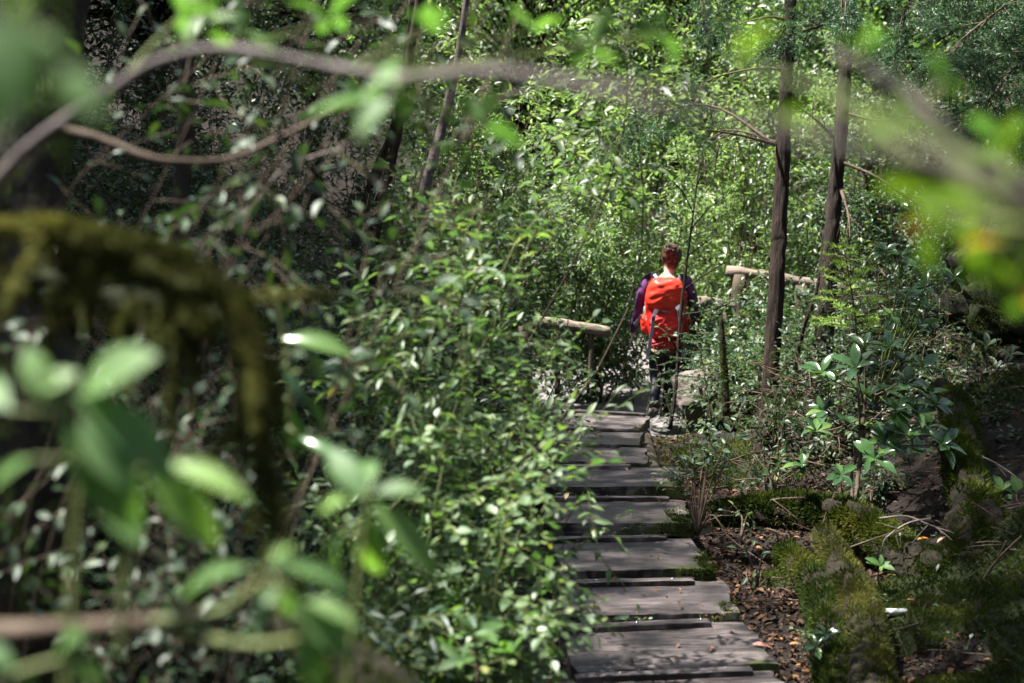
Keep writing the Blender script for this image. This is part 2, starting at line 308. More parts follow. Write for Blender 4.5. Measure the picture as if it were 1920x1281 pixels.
# ---------------------------------------------------------------- terrain
def sstep(a, b, x): t = np.clip((x-a)/(b-a), 0, 1); return t*t*(3-2*t)
def path_z(y): return -.50*sstep(10.8, 13.4, y)
def path_x(y): return .56 + .75*sstep(9.5, 14, y) + 1.6*sstep(14, 22, y)
def ground_z(x, y):
    x = np.asarray(x, float); y = np.asarray(y, float); s = x-path_x(y)
    z = path_z(y)-.20
    z = z + .95*sstep(.75, 3.2, s)*(1-.55*sstep(11.5, 14, y)) + .55*np.maximum(s-3.2, 0)
    z = z + .70*sstep(1.1, 3.6, -s)*(1-.2*sstep(8, 14, y)) + .5*np.maximum(-s-3.2, 0)
    z = z + .42*np.maximum(y-24, 0) + .25*np.maximum(-y-1.5, 0)
    return np.minimum(z, 16+.02*np.abs(x))
def gz(x, y): return float(ground_z(x, y)) + .05*nz(x, y, 0, 2.2)+.02*nz(x, y, 3, 8)
def G3(x, y, dz=0): return Vector((x, y, gz(x, y)+dz))
xs = np.concatenate([-np.geomspace(150, 7.2, 16), np.linspace(-7, -2.6, 30), np.linspace(-2.5, 4.5, 110), np.linspace(4.6, 8, 24), np.geomspace(8.3, 150, 16)])
ys = np.concatenate([-np.geomspace(60, 2.2, 10), np.linspace(-2, 3, 18), np.linspace(3.1, 12, 130), np.linspace(12.1, 26, 110), np.geomspace(26.5, 150, 30)])
XX, YY = np.meshgrid(xs, ys); ZZ = ground_z(XX, YY); n1, n2 = XX.shape
for i in range(n1):
    for j in range(n2):
        x, y = XX[i, j], YY[i, j]; ZZ[i, j] += .05*nz(x, y, 0, 2.2)+.02*nz(x, y, 3, 8)
idx = np.arange(n1*n2).reshape(n1, n2)
F = np.stack([idx[:-1, :-1], idx[:-1, 1:], idx[1:, 1:], idx[1:, :-1]], -1).reshape(-1, 4)
tag(mesh_obj('ground', np.stack([XX, YY, ZZ], -1).reshape(-1, 3), F, M['soil']), 'dark forest soil rising into banks on both sides of the walkway', 'ground', kind='structure')

# pale gravel path beyond the last step
def strip(name, yy, half, dz, m):
    V = []; F = []; k = 14
    for i, y in enumerate(yy):
        for j in range(k+1):
            u = j/k*2-1; hw = half(y)*(1+.18*nz(y, u > 0, 5, 1.7)); x = path_x(y)+u*hw
            V.append((x, y, gz(x, y)+dz-(.05*abs(u)**4)+.012*nz(x, y, 9, 9)))
    for i in range(len(yy)-1):
        for j in range(k): a = i*(k+1)+j; F.append((a, a+1, a+k+2, a+k+1))
    return mesh_obj(name, V, F, m)
tag(strip('path', np.linspace(13.2, 24, 70), lambda y: .75+.9*sstep(14, 17, y), .055, M['stone']), 'pale sunlit gravel path beyond the wooden steps', 'path', kind='structure')

# ---------------------------------------------------------------- wooden steps
def board(name, X0, X1, Y0, Y1, zt, th, m, parent, seed, nx=36, ny=6, wob=.011):
    """a weathered board in its own local frame, wavy edges, hollow wear; local coords centred"""
    cx, cyy = (X0+X1)/2, (Y0+Y1)/2; lx, ly = (X1-X0), (Y1-Y0)
    V = []; F = []
    def pt(u, v, top):
        e = wob*(nz(u*4, seed, 1.3 if v > 0 else 7.1, 1.4)+.5*nz(u*13, seed, 2.3 if v > 0 else 5.1, 1.4))*abs(v)**1
        x = u*lx/2 + .012*nz(v*2, seed, 4.4, 1.5)*abs(u)**8*3
        y = v*ly/2+e*(1 if v > 0 else -1)
        z = .004*nz(u*3, v*2, seed, 1.2)-.002*(abs(v)**6)-.003*abs(u)**20
        return (x, y, z if top else z-th*(1+.10*nz(u*5, seed, 8.8, 1.5)))
    for top in (1, 0):
        for j in range(ny+1):
            for i in range(nx+1): V.append(pt(i/nx*2-1, j/ny*2-1, top))
    S = (nx+1)*(ny+1); q = lambda i, j, s: s*S+j*(nx+1)+i
    for j in range(ny):
        for i in range(nx):
            F.append((q(i, j, 0), q(i+1, j, 0), q(i+1, j+1, 0), q(i, j+1, 0))); F.append((q(i, j, 1), q(i, j+1, 1), q(i+1, j+1, 1), q(i+1, j, 1)))
    for i in range(nx):
        F.append((q(i, 0, 1), q(i+1, 0, 1), q(i+1, 0, 0), q(i, 0, 0))); F.append((q(i, ny, 0), q(i+1, ny, 0), q(i+1, ny, 1), q(i, ny, 1)))
    for j in range(ny):
        F.append((q(0, j, 0), q(0, j+1, 0), q(0, j+1, 1), q(0, j, 1))); F.append((q(nx, j, 1), q(nx, j+1, 1), q(nx, j+1, 0), q(nx, j, 0)))
    me = bpy.data.meshes.new(name); me.from_pydata(V, [], F); me.update(); me.materials.append(m)
    o = bpy.data.objects.new(name, me); COL.objects.link(o); o.parent = parent; o.location = (cx, cyy, zt)
    bv = o.modifiers.new('b', 'BEVEL'); bv.width = .003; bv.segments = 2; bv.limit_method = 'ANGLE'; bv.angle_limit = R_(50)
    return o
# (near edge y px, far edge y px, right end px near, left X, z top, yaw deg, batten right shortfall, screws, label, material)
steps = [
    (1345, 1262, 1530, .22, 0.0, 5, .10, (-.25, .25), 'lowest wooden step cut off by the bottom edge of the photo', 'plank'),
    (1250, 1172, 1468, .22, .004, 5, .15, (-.1, .25), 'grey wooden step with a curled pink leaf lying on its right end', 'plank'),
    (1150, 1092, 1402, .20, -.012, 3, .13, (-.25, .2), 'grey wooden step with a green moss patch on its front right corner', 'plank'),
    (1070, 1008, 1348, .22, .012, 4, .13, (-.1,), 'thick wooden step with moss hanging over its front right edge', 'plank_mossy'),
    (982, 934, 1312, .18, -.008, -1, .1, (-.05,), 'dark wooden step just behind the thin stem of the leafy seedling', 'plank_mossy'),
    (914, 874, 1290, .08, 0.0, -3, .3, (.1,), 'fifth step from the bottom with a split right end', 'plank'),
    (866, 836, 1225, .26, -.02, -7, .2, (), 'pale cracked step with a loose batten below the mossy cushion', 'plank_pale'),
    (834, 806, 1215, .34, -.05, -10, .05, (), 'splintered wooden step beside the mossy cushion', 'plank'),
    (803, 776, 1222, .42, -.08, -12, .05, (), 'farthest wooden step right in front of the walker', 'plank_pale'),
]
def dep(py, z): return (CAMZ-z)/math.tan(PITCH+math.atan((py-CY)/FPX))
for k, (yn, yf, xr, X0, zt, yaw, short, scr, lab, mt) in enumerate(steps):
    Y0, Y1 = dep(yn, zt), dep(yf, zt); X1 = (xr-CX)/FPX*Y0*1.0
    r = empty('wooden_step', ((X0+X1)/2, (Y0+Y1)/2, zt), lab, 'step', 'wooden steps of the forest walkway'); r.rotation_euler = (0, 0, R_(yaw))
    r.rotation_euler.x = R_(random.uniform(-1.5, 1.5)); r.rotation_euler.y = R_(random.uniform(-1.2, 1.2))
    lx, ly = (X1-X0), (Y1-Y0)
    board('tread', -lx/2, lx/2, -ly/2, ly/2, 0, .10 if k == 3 else .075, M[mt], r, k*3.7+1)
    bw = .055 if k < 6 else .04
    board('batten', -lx/2+.02, lx/2-short, ly/2-bw-.015, ly/2-.015, .026, .024, M['batten'], r, k*5.1+2, 26, 2, .004)
    for sx in scr:
        t = Tubes(); t.add([(0, 0, 0), (0, 0, .004)], [.0065, .005], 8); o = t.obj('screw', M['metal'], r); 
        me = o.data; 
        for v in me.vertices: v.co += Vector((r.location))
        o.location = (sx*lx, ly/2-bw/2-.015, .027)
    if k in (2, 3, 4, 5, 8):     # clumps of moss growing on the board
        L = Leaves(); n = 900 if k in (3, 4) else 350
        u = 1-rng.random(n)**2*.22 if k != 4 else 1-rng.random(n)*.35; v = -1+rng.random(n)**1.6*(1.0 if k in (3, 4) else .6)
        m_ = np.array([nz(a*3, b*2, k, 2.2) > -.05 for a, b in zip(u, v)]); u, v = u[m_], v[m_]; n = len(u)
        loc = np.stack([u*lx/2, v*ly/2, np.zeros(n)], 1)+np.array(r.location)
        L.add(T_NEEDLE, loc, np.stack([rng.normal(size=n)*.5, rng.normal(size=n)*.5, np.ones(n)*.8], 1), rng.normal(size=(n, 3)), .010+.012*rng.random(n), .35)
        n2_ = n//2; u = 1-rng.random(n2_)*.5; loc = np.stack([u*lx/2, -ly/2*np.ones(n2_)-.004, -rng.random(n2_)*.06], 1)+np.array(r.location)
        L.add(T_NEEDLE, loc, np.stack([rng.normal(size=n2_)*.5, -np.ones(n2_), rng.normal(size=n2_)*.6], 1), rng.normal(size=(n2_, 3)), .012+.014*rng.random(n2_), .35)
        L.obj('moss_clump', M['moss_blade'], r)
# stringer logs the treads lie on
for X, lab in ((.34, 'dark squared log carrying the left ends of the steps'), (.92, 'dark squared log carrying the right ends of the steps')):
    t = Tubes(); pts = [(X+(.06 if y > 9 else 0)*(y-9), y, -.16-(.0 if y < 9 else .03*(y-9))) for y in np.linspace(3.2, 11.3, 24)]; t.add(pts, .065, 10, .15)
    tag(t.obj('stringer_log', M['post']), lab, 'log', 'logs under the wooden steps')

# ---------------------------------------------------------------- moss
def moss_on(L, pts, rad, n, ln=.02, w=.3, hang=0.0, upbias=.3, patch=None):
    """moss blades standing off a log (polyline pts with radii)"""
    pts = np.asarray(pts); m = len(pts); t = rng.random(n)*(m-1); i = np.minimum(t.astype(int), m-2); u = (t-i)[:, None]
    c = pts[i]*(1-u)+pts[i+1]*u; r = (np.asarray(rad)[i]*(1-u[:, 0])+np.asarray(rad)[i+1]*u[:, 0]); tg = pts[i+1]-pts[i]; tg /= np.linalg.norm(tg, axis=1, keepdims=True)+1e-9
    d = rng.normal(size=(n, 3)); d[:, 2] += upbias; d -= tg*(d*tg).sum(1, keepdims=True); d /= np.linalg.norm(d, axis=1, keepdims=True)+1e-9
    loc = c+d*(r*.97)[:, None]; dd = d+rng.normal(size=(n, 3))*.45; dd[:, 2] -= hang
    v = np.array([.5+.9*nz(*p, 5) for p in loc])*.7+.3*rng.random(n)
    if patch is not None:
        k = np.array([nz(*p, patch) > -.22+.12*min(0, e[2]) for p, e in zip(loc, d)]); loc, dd, v = loc[k], dd[k], v[k]; n = len(loc)
    L.add(T_NEEDLE, loc, dd, rng.normal(size=(n, 3)), ln*(.5+rng.random(n)), w, np.clip(v, 0, 1))
def mossy_log(name, label, cat, ctrl, rads, nseg=30, n=6000, gold=False, ln=.02, hang=0.0, bumpy=.5, group=None, k=14, upbias=.4, bs=8):
    pts = curve(ctrl, nseg); rad = np.interp(np.linspace(0, 1, nseg), np.linspace(0, 1, len(rads)), rads)
    r = empty(name, tuple(pts[0]), label, cat, group); t = Tubes(); t.add(pts, rad, k, bumpy, bs=bs)
    t.obj('wood', M['rot_wood'] if k > 12 else M['moss_base'], r); L = Leaves(); moss_on(L, pts, rad, int(n*1.2), ln, .3, hang, upbias, 4.5 if k > 12 else None); moss_on(L, pts, rad, n//3, ln*1.5, .3, hang, upbias, 9); L.obj('moss', M['moss_gold'] if gold else M['moss_blade'], r); return r

mossy_log('mossy_root', 'thick mossy root arching over a hollow below the glossy shrub', 'root',
          [P(1335, 965, 7.6), P(1450, 955, 7.5), P(1560, 965, 7.3), P(1640, 1000, 7.1), P(1700, 1050, 6.9), P(1770, 1085, 6.7), P(1822, 1050, 6.7), P(1835, 970, 6.9), P(1805, 880, 7.3), P(1800, 800, 7.8), P(1785, 745, 8.2)],
          [.05, .08, .09, .09, .10, .12, .12, .11, .09, .08, .06], 110, 40000, ln=.024, bumpy=.5, bs=7, k=24)
mossy_log('mossy_log', 'yellow green mossy log pointing at the camera beside the steps', 'log',
          [P(1545, 1000, 7.0), P(1590, 1095, 6.4), P(1618, 1165, 6.0), P(1640, 1300, 5.3), P(1660, 1410, 4.9)], [.05, .075, .085, .08, .08], 90, 26000, gold=True, ln=.017, bumpy=.38, bs=7, k=24)
mossy_log('mossy_root', 'low mossy root ending at the bottom edge right of the steps', 'root',
          [P(1470, 1035, 6.9), P(1530, 1100, 6.5), P(1560, 1210, 5.9), P(1575, 1320, 5.4)], [.05, .07, .08, .08], 60, 14000, ln=.02, bumpy=.4, bs=7, k=24)
mossy_log('mossy_root', 'mossy root curving down at the lower right corner', 'root',
          [P(1960, 1180, 6.0), P(1860, 1120, 6.2), P(1840, 1190, 6.0), P(1880, 1260, 5.6)], [.06, .07, .06, .05], 24, 6000, ln=.018)
mossy_log('mossy_root', 'pale mossy root slanting down the dark bank', 'root',
          [P(1760, 730, 8.8), P(1810, 800, 8.3), P(1850, 870, 7.9), P(1900, 900, 7.7)], [.07, .08, .08, .05], 20, 5000, ln=.014)

def moss_sheet(name, label, xr, yr, thr, m, mb, nb, hgt=.06, step=.03, ln=.022, fr=1.6):
    """a cushiony layer of moss that swells out of the soil where the noise is high"""
    X = np.arange(xr[0], xr[1], step); Y = np.arange(yr[0], yr[1], step)
    def top(x, y):
        q = nz(x, y, 11, fr)+.35*nz(x, y, 5, fr*3)-thr(x, y); e = min(1, max(0, (x-xr[0])/.25), max(0, (xr[1]-x)/.25)); k = min(1, max(0, q/.25))*e
        return gz(x, y)-.03+(.03+hgt*(.75+.5*nz(x, y, 7, 7)))*k+.012*nz(x, y, 1, 22)*k, k
    V = []; K = []
    for y in Y:
        for x in X: z, k = top(x, y); V.append((x, y, z)); K.append(k)
    ii = np.arange(len(X)*len(Y)).reshape(len(Y), len(X)); F = np.stack([ii[:-1, :-1], ii[:-1, 1:], ii[1:, 1:], ii[1:, :-1]], -1).reshape(-1, 4); K = np.array(K)
    F = F[(K[F] > 0).any(1)]; root = empty(name, (xr[0], yr[0], 0), label, 'moss'); root['kind'] = 'stuff'; mesh_obj('moss_cushion', V, F, M[m], root)
    V = np.array(V); P0 = V[K > .25]; j = rng.integers(0, len(P0), nb); loc = P0[j]+rng.uniform(-step/2, step/2, (nb, 3))*[1, 1, .1]
    v = np.array([.5+.9*nz(a, b, 2, 4) for a, b in loc[:, :2]])*.7+.3*rng.random(nb); L = Leaves()
    L.add(T_NEEDLE, loc, np.stack([rng.normal(size=nb)*.55, rng.normal(size=nb)*.55-.25, np.ones(nb)], 1), rng.normal(size=(nb, 3)), ln*(.4+rng.random(nb)), .32, np.clip(v, 0, 1)); L.obj('moss_blades', M[mb], root)
moss_sheet('moss_carpet', 'green moss cushions covering the bank right of the steps', (1.12, 3.9), (4.3, 10.5), lambda a, b: -.45 if (1.5 < a < 2.4 and b < 6.6) else (-.14 if a < 1.9 and b > 6.6 else .0), 'moss_base', 'moss_blade', 130000)
# stuff: moss carpet over the right bank
def carpet(name, label, n, xr, yr, thr, mtl, ln=.018, cat='moss', w=.3):
    x = rng.uniform(*xr, n); y = rng.uniform(*yr, n)
    k = np.array([nz(a, b, 11, 1.3) > thr(a, b) for a, b in zip(x, y)]); x, y = x[k], y[k]; n = len(x)
    loc = np.array([G3(a, b, -.003) for a, b in zip(x, y)]); L = Leaves(); v = np.array([.5+.8*nz(a, b, 2, 3) for a, b in zip(x, y)])*.7+.3*rng.random(n)
    L.add(T_NEEDLE, loc, np.stack([rng.normal(size=n)*.5, rng.normal(size=n)*.5-.15, np.ones(n)], 1), rng.normal(size=(n, 3)), ln*(.5+rng.random(n)), w, np.clip(v, 0, 1))
    return tag(L.obj(name, mtl), label, cat, kind='stuff')
carpet('moss', 'sparse moss on the shaded ground left of the steps', 16000, (-3, .1), (3, 11), lambda a, b: .15, M['moss_blade'])
carpet('moss', 'moss cushion covering the ground beside the far steps', 9000, (.75, 1.5), (9.4, 13), lambda a, b: -.25, M['moss_gold'], .022)

# ---------------------------------------------------------------- litter
def litter(name, label, n, xr, yr, size=.05, m='litter', dz=.008):
    x = rng.uniform(*xr, n); y = rng.uniform(*yr, n); loc = np.array([G3(a, b, dz+.01*random.random()) for a, b in zip(x, y)]); L = Leaves()
    up = rng.normal(size=(n, 3))*.35; up[:, 2] += 1; d = rng.normal(size=(n, 3)); d[:, 2] *= .2
    L.add(T_LITTER, loc, d, up, size*(.5+rng.random(n)), 1.0); return tag(L.obj(name, M[m]), label, 'leaf litter', kind='stuff')
litter('leaf_litter', 'brown leaf litter under the shrubs left of the steps', 9000, (-3.5, .2), (2.5, 13))
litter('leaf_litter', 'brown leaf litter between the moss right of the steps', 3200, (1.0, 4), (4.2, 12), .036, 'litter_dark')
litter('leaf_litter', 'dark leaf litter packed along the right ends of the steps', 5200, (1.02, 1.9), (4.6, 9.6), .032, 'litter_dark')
def scraps():
    n = 150; x = rng.uniform(.3, 1.12, n); y = rng.uniform(5.0, 10.5, n); L = Leaves(); loc = np.stack([x, y, .012+.006*rng.random(n)], 1); d = rng.normal(size=(n, 3)); d[:, 2] *= .1; up = rng.normal(size=(n, 3))*.25+[0, 0, 1]
    L.add(T_LITTER, loc, d, up, .012+.03*rng.random(n)**2, .8); tag(L.obj('leaf_litter', M['litter']), 'scraps of brown leaf scattered over the wooden steps', 'leaf litter', kind='stuff')
scraps()
def dead_sprays(label, n, xr, yr, ln=(.12, .3)):
    L = Leaves(); T = Tubes()
    for _ in range(n):
        x, y = rng.uniform(*xr), rng.uniform(*yr); a = np.array(G3(x, y, .02+.04*random.random())); d = rv(); d[2] = abs(d[2])*.12+.03
        conifer_spray(L, T, a, d, rng.uniform(*ln), .05, .06, ln=.014, step=.008, w=.16)
    r = empty('needle_litter', (xr[0], yr[0], 0), label, 'leaf litter'); r['kind'] = 'stuff'
    T.obj('twigs', M['twig'], r); L.obj('needles', M['needle_dead'], r)
dead_sprays('brown dead conifer sprays lying on the right bank', 300, (1.15, 3.4), (5.2, 10.5))
dead_sprays('brown dead conifer sprays under the left shrubs', 50, (-2.5, 0), (4, 9))

def brush(label, spots, L0=(.12, .28)):
    """heaps of dead conifer branches standing and leaning"""
    for (px, py, D, n, lab) in spots:
        L = Leaves(); T = Tubes(); b = P(px, py, D)
        for _ in range(n):
            a = np.array(b)+rv(.13); d = rv(); d[2] = d[2]*.7-.1; conifer_spray(L, T, a, d, rng.uniform(*L0), .03, .08, ln=.016, step=.005, w=.22)
        r = empty('dead_brush', tuple(b), lab, 'brush', 'heaps of dead brush on the bank'); T.obj('twigs', M['twig'], r); L.obj('needles', M['needle_dead'], r)
brush('', [(1470, 740, 9.4, 34, 'brown heap of dead brush right of the straight dark trunk foot'), (1520, 800, 8.8, 30, 'brown heap of dead brush left of the glossy shrub'), (1400, 900, 8.0, 18, 'low brown brush behind the leafy seedling at the steps'),
           (1460, 1000, 7.2, 16, 'dead brown sprays lying on the left part of the arching root'), (1730, 930, 7.4, 16, 'hanging fan of dead sprays in the hollow behind the arching root'), (1640, 560, 9.3, 22, 'brown dead sprays behind the bright young conifer'),
           (1860, 1010, 6.8, 12, 'reddish dead sprays at the right edge below the big leaved seedling'), (1560, 930, 7.8, 16, 'dead brown sprays at the foot of the glossy shrub'), (1790, 620, 9.4, 14, 'grey dead sprays beside the hollow stump')])
# single fallen leaves and sticks
def fallen(label, p, size, d, col, curl=.5):
    L = Leaves(); tpl = leaf_tpl(8, .36, .5*curl, .25, .9); L.add(tpl, np.array([tuple(p)]), np.array([d]), np.array([(0, -.15, 1.0)]), np.array([size]), 1.0, .5)
    o = L.obj('fallen_leaf', cloth_mat('fallen_leaf', col, .5, .15, 60)); return tag(o, label, 'leaf', 'single fallen leaves')
def onstep(px, py, dz=.02): D = dep(py, 0); return Vector(((px-CX)/FPX*D, D, dz))
fallen('pinkish brown curled leaf lying on the right end of a step', onstep(1425, 1218), .085, (1, .05, .0), (.45, .20, .16))
fallen('bright orange leaf caught in the moss of the arching root', P(1720, 1012, 6.78), .055, (1, 0, .35), (.62, .22, .02))
fallen('dull tan leaf standing in the moss of the arching root', P(1757, 1018, 6.66), .05, (.7, 0, .8), (.42, .24, .13))
fallen('small brown leaf on the dark step near its mossy end', onstep(1277, 960), .05, (.3, 1, 0), (.30, .15, .09))
fallen('green torn leaf on the dark step at mid width', onstep(1186, 972), .04, (.8, 1, 0), (.18, .22, .05))
fallen('pale tan leaf on the left end of the fourth step', onstep(1062, 950, .04), .075, (.2, .8, .5), (.72, .52, .33))
fallen('brown leaf on the soil by the small glossy seedling', P(1480, 1208, 5.9), .06, (1, .2, .1), (.35, .16, .07))
fallen('orange brown leaf below the mossy root', P(1700, 1125, 6.25), .05, (1, .3, 0), (.4, .15, .04))
t = Tubes(); t.add(curve([P(1630, 1138, 6.3), P(1665, 1147, 6.25), P(1702, 1146, 6.25)], 10), [.013, .014, .015, .015, .014, .015, .016, .014, .013, .010], 9, .3, bs=40)
tag(t.obj('stick', rough_mat('lichen', [(.35, G(.10, .09, .07)), (.5, G(.42, .46, .42))], (1, 1, 1), 40)), 'short stick crusted with white lichen on brown litter', 'stick')
def stick(label, pts, r0=.006, m='pale_twig'):
    t = Tubes(); c = curve(pts, 12); t.add(c, np.linspace(r0, r0*.4, 12), 5)
    for _ in range(2):
        i = rng.integers(4, 9); t.add(bend(c[i], unit(c[i+1]-c[i])+rv(.5), .12, 4), np.linspace(r0*.5, r0*.2, 4), 4)
    tag(t.obj('fallen_twig', M[m]), label, 'twig', 'fallen twigs')
stick('pale bare twig arching over the mossy root', [P(1650, 972, 6.9), P(1700, 968, 6.8), P(1745, 985, 6.7), P(1790, 1000, 6.6)])
stick('bent grey twig dropping from the mossy root to the left', [P(1745, 972, 6.7), P(1700, 982, 6.7), P(1660, 1010, 6.7), P(1655, 1030, 6.7)], .005)
stick('thin dead twig leaning off the seedling beside the steps', [P(1310, 1000, 7.5), P(1335, 965, 7.3), P(1370, 1010, 7.2), P(1440, 1060, 7.0)], .005, 'twig')
stick('dark twig lying across the dead needles', [P(1590, 1028, 6.9), P(1640, 1010, 6.8), P(1700, 990, 6.7)], .006, 'twig')
stick('reddish dead branch sticking up at the right edge', [P(1840, 1095, 6.4), P(1870, 1050, 6.3), P(1915, 1005, 6.2)], .008, 'twig')
stick('pale broken twig lying up the bank at the right edge', [P(1825, 850, 7.4), P(1870, 870, 7.2), P(1920, 905, 7.0)], .006)

# ---------------------------------------------------------------- generic shrub
CROWN_N = [0]
def shrub(label, cat, base, c, r, stems=5, twigs=9, tl=.35, leaf=.04, tpl=T_SMALL, m='small_leaf', sp=.028, name='shrub', group=None, sub=3, droop=.04, stem_r=.008, mstem='twig', t0=.35, lean=None, kind='alt', fol='foliage', flat=.7):
    """leafy shrub: stems rise from base into the crown ellipsoid (centre c, radii r); twigs with leaves fill it"""
    base = np.array(tuple(base), float); c = np.array(tuple(c), float); r = np.array(r, float)
    root = empty(name, tuple(base), label, cat, group); T = Tubes(); L = Leaves()
    for s in range(stems):
        q = rv(); q = q/np.linalg.norm(q)*rng.random()**.4; tip = c+q*r*.8
        mid = base*.5+tip*.5+rv(.06)*np.linalg.norm(tip-base)*1.2; mid[2] += .06*np.linalg.norm(tip-base)
        st = curve([base+rv(.02)*[1, 1, 0], mid, tip], 12); ln = np.linalg.norm(np.diff(st, axis=0), axis=1).sum()
        T.add(st, np.linspace(stem_r, stem_r*.3, 12), 5)
        for k in range(twigs):
            u = t0+(1-t0)*(k+rng.random())/twigs; i = min(int(u*11), 10); p = st[i]+(st[i+1]-st[i])*(u*11-i)
            d = unit((p-c)/r)*.5+unit(st[i+1]-st[i])*.45+rv(.45)+np.array([0, 0, .15])
            tw = bend(p, d, tl*(.6+.7*rng.random()), 7, droop, .09); T.add(tw, np.linspace(stem_r*.3, .0012, 7), 4)
            if kind == 'alt':
                twig_leaves(L, tpl, tw, sp, leaf, flat=flat)
                for b in range(sub):
                    j = 1+int(rng.integers(0, 5)); s2 = unit(np.cross(tw[j+1]-tw[j], rv()))*.9
                    t2 = bend(tw[j], unit(tw[j+1]-tw[j])+s2, tl*(.3+.3*rng.random()), 5, droop, .09); T.add(t2, np.linspace(.0016, .0009, 5), 3, cap=False); twig_leaves(L, tpl, t2, sp, leaf*.95, flat=flat)
            elif kind == 'rosette':
                rosette(L, tpl, tw[-1], tw[-1]-tw[-2]+np.array([0, 0, .05]), int(rng.integers(5, 9)), leaf)
                if rng.random() < .5:
                    t2 = bend(tw[3], unit(tw[4]-tw[3])+rv(.5), tl*.5, 5, droop); T.add(t2, np.linspace(.003, .002, 5), 4); rosette(L, tpl, t2[-1], t2[-1]-t2[-2]+np.array([0, 0, .04]), int(rng.integers(5, 8)), leaf*.9)
    T.obj('stem', M[mstem], root); L.obj(fol, M[m], root); CROWN_N[0] += L.n
    return root

# ---------------------------------------------------------------- hero plants on the right
# glossy rosette shrub
def hero_rosette():
    base = P(1622, 1075, 7.1); root = empty('glossy_shrub', tuple(base), 'tall glossy shrub with whorls of dark leaves rising from behind the mossy root', 'shrub')
    T = Tubes(); L = Leaves(); D = 7.4
    main = curve([base, P(1606, 960, 7.25), P(1612, 860, 7.35), P(1620, 780, D), P(1622, 740, D)], 16); T.add(main, np.linspace(.014, .008, 16), 7, .2)
    main2 = curve([P(1608, 1000, 7.2), P(1596, 900, 7.35), P(1612, 820, D), P(1606, 700, D)], 14); T.add(main2, np.linspace(.010, .006, 14), 6, .2)
    tips = [(1622, 655), (1668, 652), (1605, 690), (1640, 700), (1690, 680), (1730, 690), (1660, 735), (1700, 720), (1740, 740), (1625, 745), (1680, 770), (1720, 775), (1650, 790), (1700, 815), (1740, 800), (1765, 835), (1715, 845), (1660, 830), (1540, 700), (1545, 770), (1530, 810), (1600, 800), (1755, 760), (1640, 860)]
    for (x, y) in tips:
        Dt = D+rng.uniform(-.28, .22); tip = np.array(P(x, y, Dt)); i = int(rng.integers(9, 15)) if y < 800 else int(rng.integers(7, 11)); st = main[i] if x > 1600 else main2[min(i, 12)]
        br = curve([st, (st+tip)/2+[0, 0, -.015], tip], 7); T.add(br, np.linspace(.005, .003, 7), 5)
        rosette(L, T_BIG, tip, unit(tip-st)*.35+np.array([rng.normal()*.15, -.45+rng.normal()*.1, 1]), int(rng.integers(7, 11)), .125, 1.1)
    T.obj('stem', M['twig'], root); L.obj('foliage', M['glossy_leaf'], root)
    # twiggy lower branch bare
hero_rosette()
def small_rosettes(label, base, tips, D, leaf=.09, n=6, m='glossy_leaf', name='glossy_seedling', cat='seedling', rad=.006, op=1.1, mst='twig'):
    root = empty(name, tuple(base), label, cat, None); T = Tubes(); L = Leaves(); b = np.array(tuple(base))
    for (x, y) in tips:
        tip = np.array(P(x, y, D+rng.uniform(-.12, .12))); st = curve([b, (b+tip)/2+[rng.normal()*.02, 0, .01], tip], 8); T.add(st, np.linspace(rad, .0025, 8), 5)
        rosette(L, T_BIG, tip, unit(tip-b)*.4+np.array([0, -.5, .8])+rv(.1), n, leaf, op)
    T.obj('stem', M[mst], root); L.obj('foliage', M[m], root); return root
small_rosettes('wide leaved seedling with two whorls over the mossy bank', P(1590, 960, 7.4), [(1503, 872), (1577, 890)], 7.3, .105, 6)
small_rosettes('small bright seedling with one whorl in the hollow under the root', P(1654, 1110, 6.7), [(1652, 1062)], 6.6, .07, 6, 'near_leaf')
small_rosettes('tiny dark seedling on the mossy log', P(1500, 1110, 6.7), [(1500, 1082)], 6.6, .05, 6)
small_rosettes('low glossy seedling beside the lowest steps', P(1545, 1240, 5.8), [(1548, 1190), (1530, 1212)], 5.7, .075, 6)
small_rosettes('big leaved seedling at the right edge of the bank', P(1895, 990, 7.2), [(1880, 918), (1915, 935)], 7.1, .11, 7, 'near_leaf')
small_rosettes('thin dark plant low on the shaded bank at the right edge', P(1862, 740, 9.2), [(1835, 735), (1870, 690), (1905, 700), (1850, 650), (1895, 665)], 9, .09, 5, 'dark_leaf', cat='plant', name='dark_plant')
small_rosettes('green stemmed bush with drooping leaves behind the young conifer', P(1640, 760, 9.0), [(1690, 480), (1715, 500), (1735, 540), (1760, 510), (1700, 560), (1740, 580), (1660, 470), (1790, 520), (1750, 620), (1725, 610), (1672, 595)], 8.7, .125, 6, 'glossy_leaf', 'drooping_bush', 'bush', .009, 1.25, 'green_twig')
# alternate-leaved seedling beside the steps
def spray_plant(label, base, D, targets, leaf=.045, sp=.03, m='glossy_leaf', tpl=T_MED, rad=.007, name='leafy_seedling', cat='seedling', tw=.16, n=6, mst='twig'):
    root = empty(name, tuple(base), label, cat); T = Tubes(); L = Leaves(); b = np.array(tuple(base))
    for (x, y) in targets:
        tip = np.array(P(x, y, D+rng.uniform(-.15, .15))); st = curve([b, b*.55+tip*.45+[rng.normal()*.02, 0, .05], tip], 12); T.add(st, np.linspace(rad, .0018, 12), 5)
        twig_leaves(L, tpl, st[6:], sp, leaf)
        for k in range(n):
            i = int(rng.integers(5, 11)); t2 = bend(st[i], unit(st[i+1]-st[i])*.6+rv(.55), tw*(.6+.7*rng.random()), 6, .03); T.add(t2, np.linspace(.002, .001, 6), 4); twig_leaves(L, tpl, t2, sp, leaf)
    T.obj('stem', M[mst], root); L.obj('foliage', M[m], root); return root
